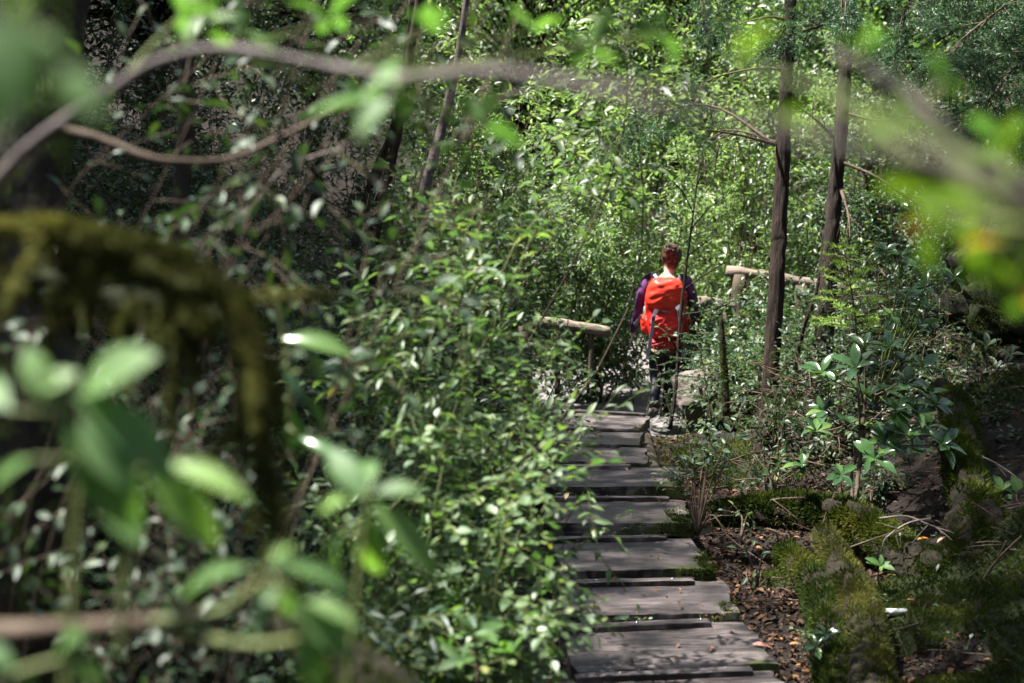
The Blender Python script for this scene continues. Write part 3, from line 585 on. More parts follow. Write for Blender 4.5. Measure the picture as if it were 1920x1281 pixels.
spray_plant('leafy seedling with a thin stem growing at the right edge of the steps', P(1308, 1000, 7.6), 7.6, [(1285, 780), (1350, 770), (1390, 765), (1250, 850), (1330, 830), (1300, 870), (1375, 830), (1262, 890), (1340, 800)], .05, .03, 'small_leaf', tw=.13, n=5)
spray_plant('low dark leaved seedling in front of the dead brush', P(1450, 960, 7.6), 7.6, [(1420, 860), (1470, 850), (1440, 890), (1485, 880), (1400, 880), (1460, 820)], .045, .03, 'small_leaf', tw=.12, n=3)
spray_plant('small green seedling on the soil below the steps edge', P(1420, 1100, 6.7), 6.6, [(1395, 1020), (1430, 1040), (1415, 1075)], .04, .03, 'small_leaf', tw=.07, n=2)
spray_plant('tiny bright plant at the foot of the mossy log', P(1520, 1240, 5.7), 5.7, [(1515, 1185), (1500, 1200), (1535, 1215)], .022, .012, 'bright_leaf', T_ROUND, .003, tw=.06, n=4)
spray_plant('small round leaved seedling growing on the near part of the arching root', P(1690, 1040, 6.75), 6.7, [(1680, 1010), (1700, 1005)], .018, .012, 'small_leaf', T_ROUND, .002, tw=.04, n=2)
spray_plant('small seedling on the moss beside the lichen stick', P(1640, 1150, 6.2), 6.15, [(1635, 1125), (1650, 1120)], .018, .012, 'bright_leaf', T_ROUND, .002, tw=.04, n=2)
spray_plant('leafy seedling in the moss at the bottom right corner', P(1800, 1260, 5.7), 5.7, [(1790, 1225), (1815, 1220)], .022, .014, 'small_leaf', T_ROUND, .002, tw=.05, n=3)
spray_plant('thin seedling on the soil below the arching root left end', P(1390, 1010, 7.0), 7.0, [(1375, 960), (1400, 965)], .03, .02, 'small_leaf', tw=.07, n=3)
# ferns of tiny plants in the gap between steps
spray_plant('small leafy weed in the gap under the fourth step', onstep(1130, 1000, -.12), 7.4, [(1110, 990), (1160, 995), (1200, 985)], .025, .018, 'bright_leaf', T_ROUND, .003, tw=.05, n=3)
spray_plant('leafy weed in the gap in front of the second step', onstep(1190, 1160, -.12), 5.95, [(1175, 1158), (1205, 1162)], .022, .014, 'bright_leaf', T_ROUND, .003, tw=.04, n=3)

# thin sapling in front of the walker
def sapling():
    base = P(1256, 805, 11.0); root = empty('thin_sapling', tuple(base), 'thin dark sapling standing directly in front of the walker', 'sapling')
    T = Tubes(); L = Leaves(); D = 11.0
    main = curve([base, P(1268, 720, D), P(1272, 640, D), P(1279, 560, D), P(1288, 490, D), P(1300, 400, D), P(1312, 300, D)], 22); T.add(main, np.linspace(.017, .005, 22), 7, .3, bs=20)
    br = [((1284, 542), (1330, 510), (1400, 468), (1450, 435)), ((1290, 480), (1330, 450), (1372, 425), (1400, 405)), ((1278, 590), (1340, 580), (1380, 560), (1420, 520)), ((1296, 430), (1330, 390), (1360, 370), (1390, 340)), ((1300, 400), (1280, 360), (1262, 340), (1240, 310)), ((1272, 660), (1250, 625), (1232, 612), (1222, 607)), ((1306, 350), (1320, 320), (1350, 290), (1370, 260))]
    for b in br:
        q = curve([P(x, y, D+.25*i*rng.uniform(-.6, .6)) for i, (x, y) in enumerate(b)], 12); T.add(q, np.linspace(.006, .0018, 12), 5)
        twig_leaves(L, T_MED, q[6:], .04, .052)
        for k in range(6):
            i = int(rng.integers(4, 11)); t2 = bend(q[i], unit(q[i+1]-q[i])*.8+rv(.5)+[0, 0, .2], .22*rng.uniform(.5, 1.2), 6, .02)
            if t2[-1][0]/D*FPX+CX < 1290 and t2[-1][2] < P(0, 430, D).z: continue
            T.add(t2, np.linspace(.0028, .0013, 6), 4); twig_leaves(L, T_MED, t2[2:], .035, .05)
    T.obj('stem', M['dark_bark'], root); L.obj('foliage', M['bright_leaf'], root)
sapling()
def conifer_seedling(label, base, top, n, L0, m='needle', name='conifer_seedling', D0=.05, twm='twig', ln=.022, r=.006, step=.0045, droop=.03):
    root = empty(name, tuple(base), label, 'conifer'); T = Tubes(); L = Leaves(); a, b = np.array(tuple(base)), np.array(tuple(top))
    main = curve([a, (a+b)/2+rv(.02), b], 10); T.add(main, np.linspace(r, .002, 10), 5); needles(L, main[6:], ln, step)
    for k in range(n):
        u = .3+.68*k/n; i = int(u*9); an = k*2.4; d = np.array([math.cos(an), math.sin(an), .25]); conifer_spray(L, T, main[i]+(main[min(i+1, 9)]-main[i])*(u*9-i), d, L0*(1.15-.75*u), droop, .11, ln=ln, step=step, w=.2)
    T.obj('stem', M[twm], root); L.obj('needles', M[m], root)
conifer_seedling('dark conifer seedling growing in front of the walker legs', P(1262, 790, 10.6), P(1225, 650, 10.6), 9, .26)
conifer_seedling('dark conifer seedling between the walker and the pale boulder', P(1335, 790, 10.8), P(1305, 610, 10.8), 20, .36)
# bright young conifer in front of second trunk
conifer_seedling('bright yellow green young conifer in front of the second trunk', P(1615, 700, 8.6), P(1580, 452, 8.4), 26, .32, 'needle_light', 'young_conifer', ln=.026, r=.009, step=.004, droop=.02)
spray_plant('dead brown conifer branch hanging behind the young conifer', P(1600, 520, 8.9), 8.9, [(1560, 600), (1600, 610)], .01, .05, 'needle_dead', T_SMALL, .006, 'dead_branch', 'branch', tw=.1, n=2)

# ---------------------------------------------------------------- trees on the right
def tree(label, ctrl, rads, name='conifer_tree', mt='dark_bark', k=16, nseg=60, dead=(), live=(), bumpy=.25, mossn=0, moss_top=None, stubs=0, group=None, nm='needle'):
    pts = curve(ctrl, nseg); rad = np.interp(np.linspace(0, 1, nseg), np.linspace(0, 1, len(rads)), rads)
    rad = rad*(1+.6*np.exp(-np.linspace(0, 1, nseg)*28)); root = empty(name, tuple(pts[0]), label, 'tree', group); T = Tubes(); T.add(pts, rad, k, bumpy, bs=14); T.obj('trunk', M[mt], root)
    if mossn:
        L = Leaves(); m = max(3, int(nseg*(moss_top or .3))); moss_on(L, pts[:m], rad[:m], mossn, .014, .3, .2, .0, 2.5); L.obj('moss', M['moss_blade'], root)
    if dead:
        for (q, dd) in dead:
            T = Tubes(); L = Leaves(); c = curve(q, 12); T.add(c, np.linspace(.014, .004, 12), 6, .3, bs=30)
            for _ in range(dd):
                i = int(rng.integers(3, 11)); t2 = bend(c[i], unit(c[i+1]-c[i])*.7+rv(.6)+[0, 0, -.2], rng.uniform(.12, .35), 6, .08); T.add(t2, np.linspace(.004, .0015, 6), 4)
                if rng.random() < .6: conifer_spray(L, T, t2[-1], t2[-1]-t2[-2]+[0, 0, -.4], .22, .1, .07, ln=.013, step=.009)
            bo = T.obj('dead_branch', M['twig'], root)
            if L.n: L.obj('dead_needles', M['needle_dead'], bo)
    if live:
        for (q, cnt, sl) in live:
            T = Tubes(); L = Leaves(); c = curve(q, 14); T.add(c, np.linspace(.013, .004, 14), 6)
            cnt = int(cnt*1.5)
            for j in range(cnt):
                u = .25+.75*(j+rng.random())/cnt; i = min(int(u*13), 12); p = c[i]+(c[i+1]-c[i])*(u*13-i)
                conifer_spray(L, T, p, unit(c[i+1]-c[i])*.5+rv(.5)+[0, -.1, -.15], sl*rng.uniform(.7, 1.2), .06, .17, ln=.026, step=.005, w=.2)
            bo = T.obj('branch', M['twig'], root); L.obj('needles', M[nm], bo)
    return root
def gbase(x, D, px=None):
    X = (x-CX)/FPX*D; return G3(X, D, -.1)
tree('straight dark trunk right of the walker standing nearest the bright gap', [gbase(1440, 10), P(1452, 600, 10), P(1463, 400, 10), P(1472, 200, 10), P(1483, 0, 10), P(1500, -400, 10.1), P(1520, -900, 10.3)], [.064, .057, .051, .046, .044, .04, .03],
     dead=[([P(1455, 272, 10), P(1420, 262, 9.8), P(1370, 250, 9.7), P(1290, 240, 9.5)], 9), ([P(1455, 268, 10), P(1400, 248, 10.2), P(1350, 243, 10.4)], 4), ([P(1465, 130, 10), P(1420, 128, 10.1), P(1360, 140, 10.3), P(1320, 155, 10.4)], 3), ([P(1475, 38, 10), P(1440, 32, 9.9), P(1390, 44, 9.8)], 2)],
     live=[([P(1480, -80, 10), P(1400, -60, 9.6), P(1300, -10, 9.2)], 9, .4), ([P(1478, -120, 10), P(1540, -60, 9.6), P(1590, 10, 9.3)], 10, .4), ([P(1455, 272, 10), P(1340, 200, 10.4), P(1240, 210, 10.8), P(1150, 250, 11)], 14, .35),
           ([P(1520, -900, 10.3), P(1400, -800, 10), P(1200, -700, 9.5)], 8, .6), ([P(1515, -850, 10.3), P(1700, -800, 10), P(1900, -700, 9.5)], 8, .6)])
tree('second dark trunk with moss at its foot behind the young conifer', [gbase(1536, 10.6), P(1548, 600, 10.6), P(1562, 400, 10.6), P(1580, 200, 10.6), P(1592, 0, 10.6), P(1612, -400, 10.6), P(1640, -900, 10.7)], [.078, .066, .055, .049, .045, .04, .03], mt='mossy_bark', mossn=2500,
     dead=[([P(1568, 262, 10.6), P(1530, 225, 10.5), P(1480, 188, 10.4)], 3), ([P(1570, 300, 10.6), P(1640, 330, 10.4), P(1700, 370, 10.2), P(1760, 400, 10)], 10), ([P(1575, 210, 10.6), P(1680, 225, 10.4), P(1800, 150, 10.2)], 10), ([P(1575, 350, 10.6), P(1590, 400, 10.3), P(1594, 450, 10.2)], 3)],
     live=[([P(1590, 20, 10.6), P(1560, 40, 10.2), P(1500, 60, 9.8), P(1450, 70, 9.6)], 14, .35), ([P(1590, 60, 10.6), P(1650, 80, 10.2), P(1700, 140, 9.8)], 14, .35), ([P(1590, -60, 10.6), P(1750, -60, 10), P(1850, 40, 9.6)], 14, .45), ([P(1640, -900, 10.7), P(1750, -800, 10), P(1900, -700, 9.5)], 8, .6)])
tree('shaded conifer whose green sprays fill the upper right corner', [gbase(2080, 10.5), P(2070, 500, 10.5), P(2060, 0, 10.5), P(2050, -600, 10.5)], [.16, .14, .12, .1],
     dead=[([P(2060, 60, 10.4), P(1900, 100, 10), P(1780, 140, 9.7), P(1700, 145, 9.6)], 14), ([P(2060, 140, 10.4), P(1900, 230, 10), P(1780, 260, 9.8)], 10)],
     live=[([P(2055, -60, 10.3), P(1920, -10, 9.6), P(1820, 60, 9.2), P(1770, 110, 9)], 22, .42), ([P(2055, 40, 10.3), P(1940, 90, 9.7), P(1860, 180, 9.3), P(1820, 250, 9.1)], 24, .42), ([P(2055, 100, 10.3), P(1960, 150, 9.8), P(1910, 220, 9.5)], 14, .42), ([P(2055, -100, 10.3), P(1860, -90, 9.8), P(1740, -30, 9.4), P(1690, 30, 9.2)], 18, .42), ([P(2055, 300, 10.3), P(1960, 330, 9.9), P(1890, 400, 9.7)], 12, .35)])
# big dark mossy stump at the right edge
def stump():
    root = empty('hollow_stump', tuple(G3(3.75, 9.9, -.1)), 'huge dark hollow stump with a lichen crusted burl at the right edge', 'stump')
    T = Tubes(); pts = curve([G3(3.8, 10.2, -.2), P(1960, 600, 10.2), P(1950, 450, 10.0), P(1930, 380, 10)], 26); T.add(pts, np.linspace(.75, .38, 26), 26, .55, bs=3); T.obj('trunk', M['mossy_trunk'], root)
    T = Tubes(); bp = curve([P(1930, 500, 9.5), P(1890, 560, 9.3), P(1850, 600, 9.3), P(1820, 612, 9.3)], 16); br = np.array([.2, .24, .26, .27, .27, .26, .25, .24, .23, .22, .2, .18, .15, .12, .08, .03]); T.add(bp, br*.8, 18, .9, bs=7); T.obj('burl', M['moss_base'], root)
    L = Leaves(); moss_on(L, bp, br*.85, 9000, .014, .4, .3, .2); moss_on(L, pts, np.linspace(.75, .4, 26), 6000, .02, .3, .2, 0, 2); L.obj('moss', M['moss_blade'], root)
stump()
mossy_log('mossy_stake', 'short dark stake with moss sleeve in front of the rail post', 'stake', [P(1362, 780, 10.6), P(1357, 680, 10.6), P(1352, 597, 10.6)], [.028, .024, .016], 16, 2600, ln=.012, bumpy=.5)
tree('slim leaning stem between the two dark trunks', [gbase(1480, 11.3), P(1500, 640, 11.2), P(1532, 540, 11.1), P(1545, 430, 11.1)], [.022, .018, .014, .01], 'slim_tree', k=8, nseg=20)

# ---------------------------------------------------------------- trees on the left, mid distance
def gx(px, D): return (px-CX)/FPX*D
tree('leaning dark stem at far left of the three leaning stems', [G3(gx(640, 13), 13, -.1), P(668, 470, 13), P(700, 340, 13), P(745, 220, 12.8), P(790, -20, 12.6), P(850, -400, 12.5)], [.06, .052, .048, .045, .04, .03], 'leaning_tree', 'mossy_bark', k=12, nseg=30, group='leaning stems in the left thicket')
tree('leaning dark stem in the middle of the three leaning stems', [G3(gx(672, 13.4), 13.4, -.1), P(705, 430, 13.4), P(725, 340, 13.4), P(752, 200, 13.2), P(775, -20, 13)], [.06, .055, .05, .045, .035], 'leaning_tree', 'mossy_bark', k=12, nseg=30, group='leaning stems in the left thicket')
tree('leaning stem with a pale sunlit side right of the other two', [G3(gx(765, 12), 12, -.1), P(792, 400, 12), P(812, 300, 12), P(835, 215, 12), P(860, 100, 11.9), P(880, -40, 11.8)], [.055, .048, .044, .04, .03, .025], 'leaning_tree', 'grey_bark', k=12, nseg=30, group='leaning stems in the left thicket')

# ---------------------------------------------------------------- railings and boulder
def railing(label, rail, rr, posts, pr, name='log_railing'):
    root = empty(name, tuple(posts[0][1]), label, 'railing'); T = Tubes(); c = curve(rail, 14); T.add(c, np.full(14, rr)*(1+.05*rng.normal(size=14)), 14, .12, bs=6); T.obj('rail', M['log'], root)
    for a, b in posts: T = Tubes(); T.add(curve([a, (Vector(a)+Vector(b))/2, b], 8), pr*np.array([1, 1, 1.02, .98, 1, 1, 1, .96]), 12, .1, bs=6); T.obj('post', M['post'], root)
railing('round log railing on posts left of the walker', [P(1000, 603, 12.6), P(1060, 610, 12.6), P(1143, 623, 12.6)], .052, [(P(1108, 625, 12.6), P(1108, 730, 12.6)), (P(1045, 612, 12.7), P(1045, 740, 12.7))], .028)
T = Tubes(); T.add(curve([P(984, 612, 12.2), P(984, 680, 12.2), P(984, 760, 12.2)], 8), np.full(8, .068), 14, .08); tag(T.obj('flat_topped_post', M['post']), 'stout flat topped post at the left end of the log railing', 'post')
railing('sunlit log rail on a thick dark post right of the walker', [P(1312, 566, 14.6), P(1340, 570, 14.8), P(1372, 578, 15.0)], .062, [(P(1340, 583, 14.9), P(1338, 700, 14.9)), (P(1362, 586, 15.1), P(1362, 700, 15.1))], .085)
railing('long sunlit railing crossing behind the two dark trunks', [P(1362, 508, 15.8), P(1460, 522, 15.8), P(1545, 536, 15.8), P(1640, 548, 15.8)], .062, [(P(1385, 515, 15.8), P(1385, 720, 15.8)), (P(1500, 535, 15.8), P(1500, 720, 15.8)), (P(1610, 550, 15.8), P(1610, 720, 15.8))], .085)
def boulder(label, c, r, m, seed, sub=5, name='boulder'):
    import bmesh
    bm = bmesh.new(); bmesh.ops.create_icosphere(bm, subdivisions=sub, radius=1)
    for v in bm.verts:
        d = v.co.copy(); k = 1+.28*noise.noise(d*1.3+Vector((seed, 0, 0)))+.10*noise.noise(d*3.5+Vector((0, seed, 0)))+.03*noise.noise(d*11); v.co = Vector((d.x*r[0]*k, d.y*r[1]*k, d.z*r[2]*k))
    me = bpy.data.meshes.new(name); bm.to_mesh(me); bm.free(); me.materials.append(m); me.polygons.foreach_set('use_smooth', [True]*len(me.polygons))
    o = bpy.data.objects.new(name, me); COL.objects.link(o); o.location = c; return tag(o, label, 'rock')
M['boulder'] = rough_mat('boulder', [(.3, G(.04, .03, .024)), (.5, G(.11, .088, .076)), (.75, G(.18, .155, .14))], (1.2, .6, 4.5), 5, .9, .9, .03, moss=(3.2, .60))
boulder('weathered grey brown boulder with streaked face right of the walker', P(1338, 738, 13.0), (.36, .35, .27), M['boulder'], 3.1)
boulder('mossy dark rock on the path side behind the conifer seedlings', P(1400, 770, 12.2), (.30, .3, .2), M['moss_base'], 8.1)
boulder('pale stone step on the gravel beyond the walker', P(1318, 655, 16.6), (.5, .4, .1), M['stone'], 5.5, 4, 'stone_step')

# ---------------------------------------------------------------- walker
def skin(name, joints, edges, m, parent, root_i=0, sub=2, base=None):
    """joints: list of (x,y,z,(rx,ry))"""
    me = bpy.data.meshes.new(name); me.from_pydata([Vector(j[:3]) for j in joints], edges, []); o = bpy.data.objects.new(name, me); COL.objects.link(o)
    o.parent = parent; me.materials.append(m); me.skin_vertices.new() if hasattr(me.skin_vertices, 'new') and not me.skin_vertices else None
    md = o.modifiers.new('s', 'SKIN'); md.use_smooth_shade = True; md.use_x_symmetry = False
    if not me.skin_vertices:
        bpy.context.view_layer.objects.active = o
    sv = me.skin_vertices[0].data
    for i, j in enumerate(joints): sv[i].radius = j[3] if isinstance(j[3], tuple) else (j[3], j[3]); sv[i].use_root = (i == root_i)
    s = o.modifiers.new('u', 'SUBSURF'); s.levels = sub; s.render_levels = sub
    return o
PD = 14.1; PXM = PD/FPX; FZ = P(1247, 780, PD)
ORG = Vector((FZ.x, FZ.y, FZ.z)); person = empty('person', tuple(ORG), 'walker seen from behind in purple shirt and dark leggings with hair in a bun', 'person')
def J(px, py, dy, r): return ((px-1247)*PXM, dy, (780-py)*PXM, r)
# body: pelvis, spine, chest, neck, head; arms; legs   (r in m)
bj = [J(1246, 645, 0, (.135, .10)), J(1247, 600, .01, (.115, .085)), J(1247, 560, .01, (.135, .095)), J(1248, 534, .01, (.135, .085)), J(1250, 518, .015, (.060, .055)), J(1253, 504, .03, (.050, .055)), J(1255, 492, .035, (.066, .085)), J(1256, 478, .035, (.072, .09)), J(1256, 470, .035, (.05, .06)),
      J(1213, 527, .01, .056), J(1200, 555, .0, .048), J(1194, 590, .03, .040), J(1189, 612, .10, .034), J(1187, 625, .17, .026), J(1187, 629, .20, .024),
      J(1284, 527, .01, .056), J(1295, 557, .0, .048), J(1300, 592, .0, .040), J(1304, 622, .02, .034), J(1305, 642, .04, .026), J(1305, 649, .05, .024),
      J(1233, 660, 0, .095), J(1230, 685, .03, .078), J(1230, 712, .02, .058), J(1226, 730, -.10, .050), J(1222, 757, -.18, .036), J(1219, 764, -.16, .036), J(1216, 773, -.06, .030),
      J(1260, 660, 0, .095), J(1261, 685, .06, .078), J(1258, 713, .09, .058), J(1254, 738, .08, .052), J(1250, 765, .06, .036), J(1249, 772, .08, .036), J(1248, 777, .18, .03)]
be = [(0, 1), (1, 2), (2, 3), (3, 4), (4, 5), (5, 6), (6, 7), (7, 8), (3, 9), (9, 10), (10, 11), (11, 12), (12, 13), (13, 14), (3, 15), (15, 16), (16, 17), (17, 18), (18, 19), (19, 20), (0, 21), (21, 22), (22, 23), (23, 24), (24, 25), (25, 26), (26, 27), (0, 28), (28, 29), (29, 30), (30, 31), (31, 32), (32, 33), (33, 34)]
skin('body', bj, be, M['skin'], person)
def sel(ids, grow, over=None):
    mp = {i: k for k, i in enumerate(ids)}; js = []
    for i in ids:
        j = bj[i]; r = j[3] if isinstance(j[3], tuple) else (j[3], j[3]); g = grow if not (over and i in over) else over[i]; js.append((j[0], j[1], j[2], (r[0]+g, r[1]+g)))
    return js, [(mp[a], mp[b]) for a, b in be if a in mp and b in mp]
js, es = sel([0, 1, 2, 3, 9, 10, 11, 12, 13, 15, 16, 17, 18, 19], .012, {3: .018, 13: .006, 19: .006}); skin('shirt', js, es, M['purple'], person)
js, es = sel([0, 21, 22, 23, 24, 25, 28, 29, 30, 31, 32], .007, {0: .018, 21: .014, 28: .014}); skin('leggings', js, es, M['navy'], person)
for a, b, c_, nm in ((24, 25, 'lime', 'ankle_band'),):
    A, B = Vector(bj[a][:3]), Vector(bj[b][:3]); T = Tubes(); T.add([ORG+A.lerp(B, .78), ORG+A.lerp(B, .90)], .050, 14); T.obj(nm, M[c_], person)
    T = Tubes(); T.add([ORG+A.lerp(B, .91), ORG+A.lerp(B, .97)], .049, 14); T.obj('sock', M['pink'], person)
# boots: left heel lifted, right flat
def boot(ank, toe, name):
    A, B = Vector(ank), Vector(toe); up = Vector((0, 0, 1)); d = (B-A).normalized()
    o = skin(name, [(A.x, A.y, A.z+.055, (.052, .055)), (A.x, A.y, A.z, (.052, .058)), ((A.x+B.x)/2, (A.y+B.y)/2, (A.z+B.z)/2, (.050, .042)), (B.x, B.y, B.z, (.045, .03))], [(0, 1), (1, 2), (2, 3)], M['boot'], person, 1)
    n = d.cross(Vector((1, 0, 0))).normalized(); n = n if n.z < 0 else -n
    T = Tubes(); T.add([ORG+A-d*.05+n*.052, ORG+A+n*.055, ORG+(A+B)/2+n*.045, ORG+B+d*.045+n*.03], [.034, .046, .044, .034], 12); T.obj('sole', M['sole'], person)
boot(bj[25][:3], (bj[27][0], bj[27][1]+.02, bj[27][2]+.01), 'boot'); boot(bj[32][:3], (bj[34][0], bj[34][1]+.01, bj[34][2]+.02), 'boot')
# hands with fingers
for w_, tp in ((bj[13], bj[14]), (bj[19], bj[20])):
    A, B = Vector(w_[:3]), Vector(tp[:3]); d = (B-A).normalized(); side = d.cross(Vector((1, 0, 0))).normalized()
    for f in range(4):
        o_ = side*(f-1.5)*.018; c0 = B+o_; skin('finger', [(*c0, .009), (*(c0+d*.03+Vector((0, .005, -.01))), .0085), (*(c0+d*(.05+.005*(f % 3))+Vector((0, .0, -.03))), .007)], [(0, 1), (1, 2)], M['skin'], person, 0, 1)
    c0 = A+side*.03; skin('thumb', [(*c0, .011), (*(c0+side*.02+d*.03), .010), (*(c0+side*.02+d*.055), .008)], [(0, 1), (1, 2)], M['skin'], person, 0, 1)
# hair cap, bun, ears
import bmesh
def blob(name, c, r, m, parent, seed=1, amp=.1, sub=3, fr=2.5):
    bm = bmesh.new(); bmesh.ops.create_icosphere(bm, subdivisions=sub, radius=1)
    for v in bm.verts:
        d = v.co.copy(); k = 1+amp*noise.noise(d*fr+Vector((seed, seed, 0))); v.co = Vector((d.x*r[0]*k, d.y*r[1]*k, d.z*r[2]*k))
    me = bpy.data.meshes.new(name); bm.to_mesh(me); bm.free(); me.materials.append(m); me.polygons.foreach_set('use_smooth', [True]*len(me.polygons))
    o = bpy.data.objects.new(name, me); COL.objects.link(o); o.parent = parent; o.location = c; return o
h = bj[7]; hair = blob('hair', (h[0]-.002, h[1]-.012, h[2]+.0), (.098, .108, .112), M['hair'], person, 2, .16, 4, 5)
blob('hair_bun', (-.02, -.11, .055), (.055, .05, .048), M['hair'], hair, 5, .45, 4, 3)
blob('nape_hair', (.01, -.035, -.09), (.058, .05, .05), M['hair'], hair, 6, .25, 3, 4)
for s in (-1, 1): blob('ear', (h[0]+s*.088, h[1]+.02, h[2]-.03), (.010, .02, .032), M['skin'], person, 3, .05, 2)

# backpack
BP = ORG+Vector(((1242-1247)*PXM, -.20, (780-583)*PXM)); pack = empty('backpack', tuple(BP), 'bright red hiking backpack with grey straps worn by the walker', 'backpack')
def pouch(name, c, s, m, par=pack, e=4.0, seed=1, amp=.05, ang=0, taper=0.0, wr=.012):
    """superellipsoid fabric volume with creases"""
    bm = bmesh.new(); bmesh.ops.create_icosphere(bm, subdivisions=5, radius=1)
    for v in bm.verts:
        d = v.co; k = (abs(d.x)**e+abs(d.y)**e+abs(d.z)**e)**(-1/e); q = d*k; t_ = 1-taper*q.z
        cr = wr*.55*(1-2*abs(noise.noise(Vector((q.x*.7+q.z*.5, q.z*2.6-q.x*1.2, seed)))))+wr*.25*noise.noise(Vector((q.x*2, q.z*4+q.x*2, seed+3)))
        q = Vector((q.x*s[0]*t_, q.y*(s[1])+(-cr*2.0 if q.y < 0 else 0), q.z*s[2]+cr*.4)); v.co = q
    me = bpy.data.meshes.new(name); bm.to_mesh(me); bm.free(); me.materials.append(m); me.polygons.foreach_set('use_smooth', [True]*len(me.polygons))
    o = bpy.data.objects.new(name, me); COL.objects.link(o); o.parent = par; o.location = c; o.rotation_euler = (0, ang, 0); return o
pm = lambda px, py, y=0: ((px-1242)*PXM, y, (583-py)*PXM)
pouch('main_body', pm(1241, 586, .0), (.195, .16, .31), M['red'], seed=2, e=3.2, taper=-.08)
pouch('lid', pm(1240, 547, -.07), (.190, .125, .165), M['orange'], seed=5, e=2.9, ang=.05, taper=.12, wr=.018)
pouch('front_pocket', pm(1237, 605, -.135), (.150, .06, .125), M['red'], seed=9, e=2.8, taper=-.12, wr=.014)
pouch('base_pocket', pm(1240, 637, -.06), (.165, .13, .068), M['dark_red'], seed=11, e=2.6)
pouch('side_pocket', pm(1206, 603, .0), (.055, .07, .10), M['orange'], seed=14, e=2.8, ang=-.15)
pouch('side_pocket', pm(1280, 607, .02), (.05, .07, .09), M['red'], seed=15, e=2.8, ang=.1)
pouch('side_mesh', pm(1267, 556, -.10), (.055, .07, .09), M['dark_red'], seed=17, e=2.6, ang=.25)
def strap(pts, wd=.014, m='strap', name='strap', th=.004):
    c = curve([BP+Vector(p) for p in pts], 14); V = []; F = []
    for i, p in enumerate(c):
        tg = unit(c[min(i+1, 13)]-c[max(i-1, 0)]); s = unit(np.cross(tg, [0, -1, 0])); n_ = unit(np.cross(s, tg))
        for a, b in ((-1, -1), (1, -1), (1, 1), (-1, 1)): V.append(p+s*wd*a+n_*th*b)
    for i in range(13):
        for j in range(4): a, b = i*4+j, i*4+(j+1) % 4; F.append((a, b, b+4, a+4))
    mesh_obj(name, V, F, M[m], pack, False)
strap([pm(1221, 572, -.21), pm(1215, 590, -.215), pm(1213, 612, -.20), pm(1209, 640, -.19), pm(1206, 665, -.13)], .016)
strap([pm(1258, 566, -.22), pm(1262, 580, -.225), pm(1264, 600, -.215), pm(1262, 622, -.20)], .017)
strap([pm(1257, 566, -.23), pm(1262, 572, -.235), pm(1265, 584, -.23)], .026, name='strap_anchor')
strap([pm(1271, 615, -.1), pm(1273, 640, -.1), pm(1272, 662, -.08)], .018)
strap([pm(1200, 586, .0), pm(1193, 596, .02), pm(1186, 606, .06)], .018, name='hip_belt')
strap([pm(1222, 515, .10), pm(1214, 516, .14), pm(1206, 525, .22), pm(1204, 535, .26)], .028, 'dark_strap', 'shoulder_strap', .012)
strap([pm(1268, 517, .10), pm(1276, 519, .14), pm(1286, 528, .22), pm(1288, 540, .26)], .028, 'dark_strap', 'shoulder_strap', .012)
strap([pm(1225, 519, .0), pm(1223, 515, .06), pm(1222, 512, .12)], .014, 'strap', 'load_strap')
strap([pm(1262, 521, -.08), pm(1266, 518, .0), pm(1270, 516, .1)], .014, 'strap', 'load_strap')
for (x, y, z) in (pm(1215, 588, -.225), pm(1263, 592, -.235)):
    pouch('buckle', (x, y, z), (.018, .010, .022), M['dark_strap'], e=6, wr=0)
for (x, y, z) in (pm(1272, 570, -.12), pm(1236, 576, -.175)):
    pouch('label_patch', (x, y, z), (.018, .008, .010), M['strap'], e=6, wr=0)
T = Tubes(); bb = BP+Vector(pm(1207, 580, .0)); T.add([bb+Vector((0, 0, z)) for z in (-.08, 0, .04, .055, .062, .063, .09)], [.036, .036, .034, .024, .018, .021, .021], 16)
tag(T.obj('water_bottle', M['bottle']), 'clear green water bottle in the left side pocket of the red backpack', 'bottle')

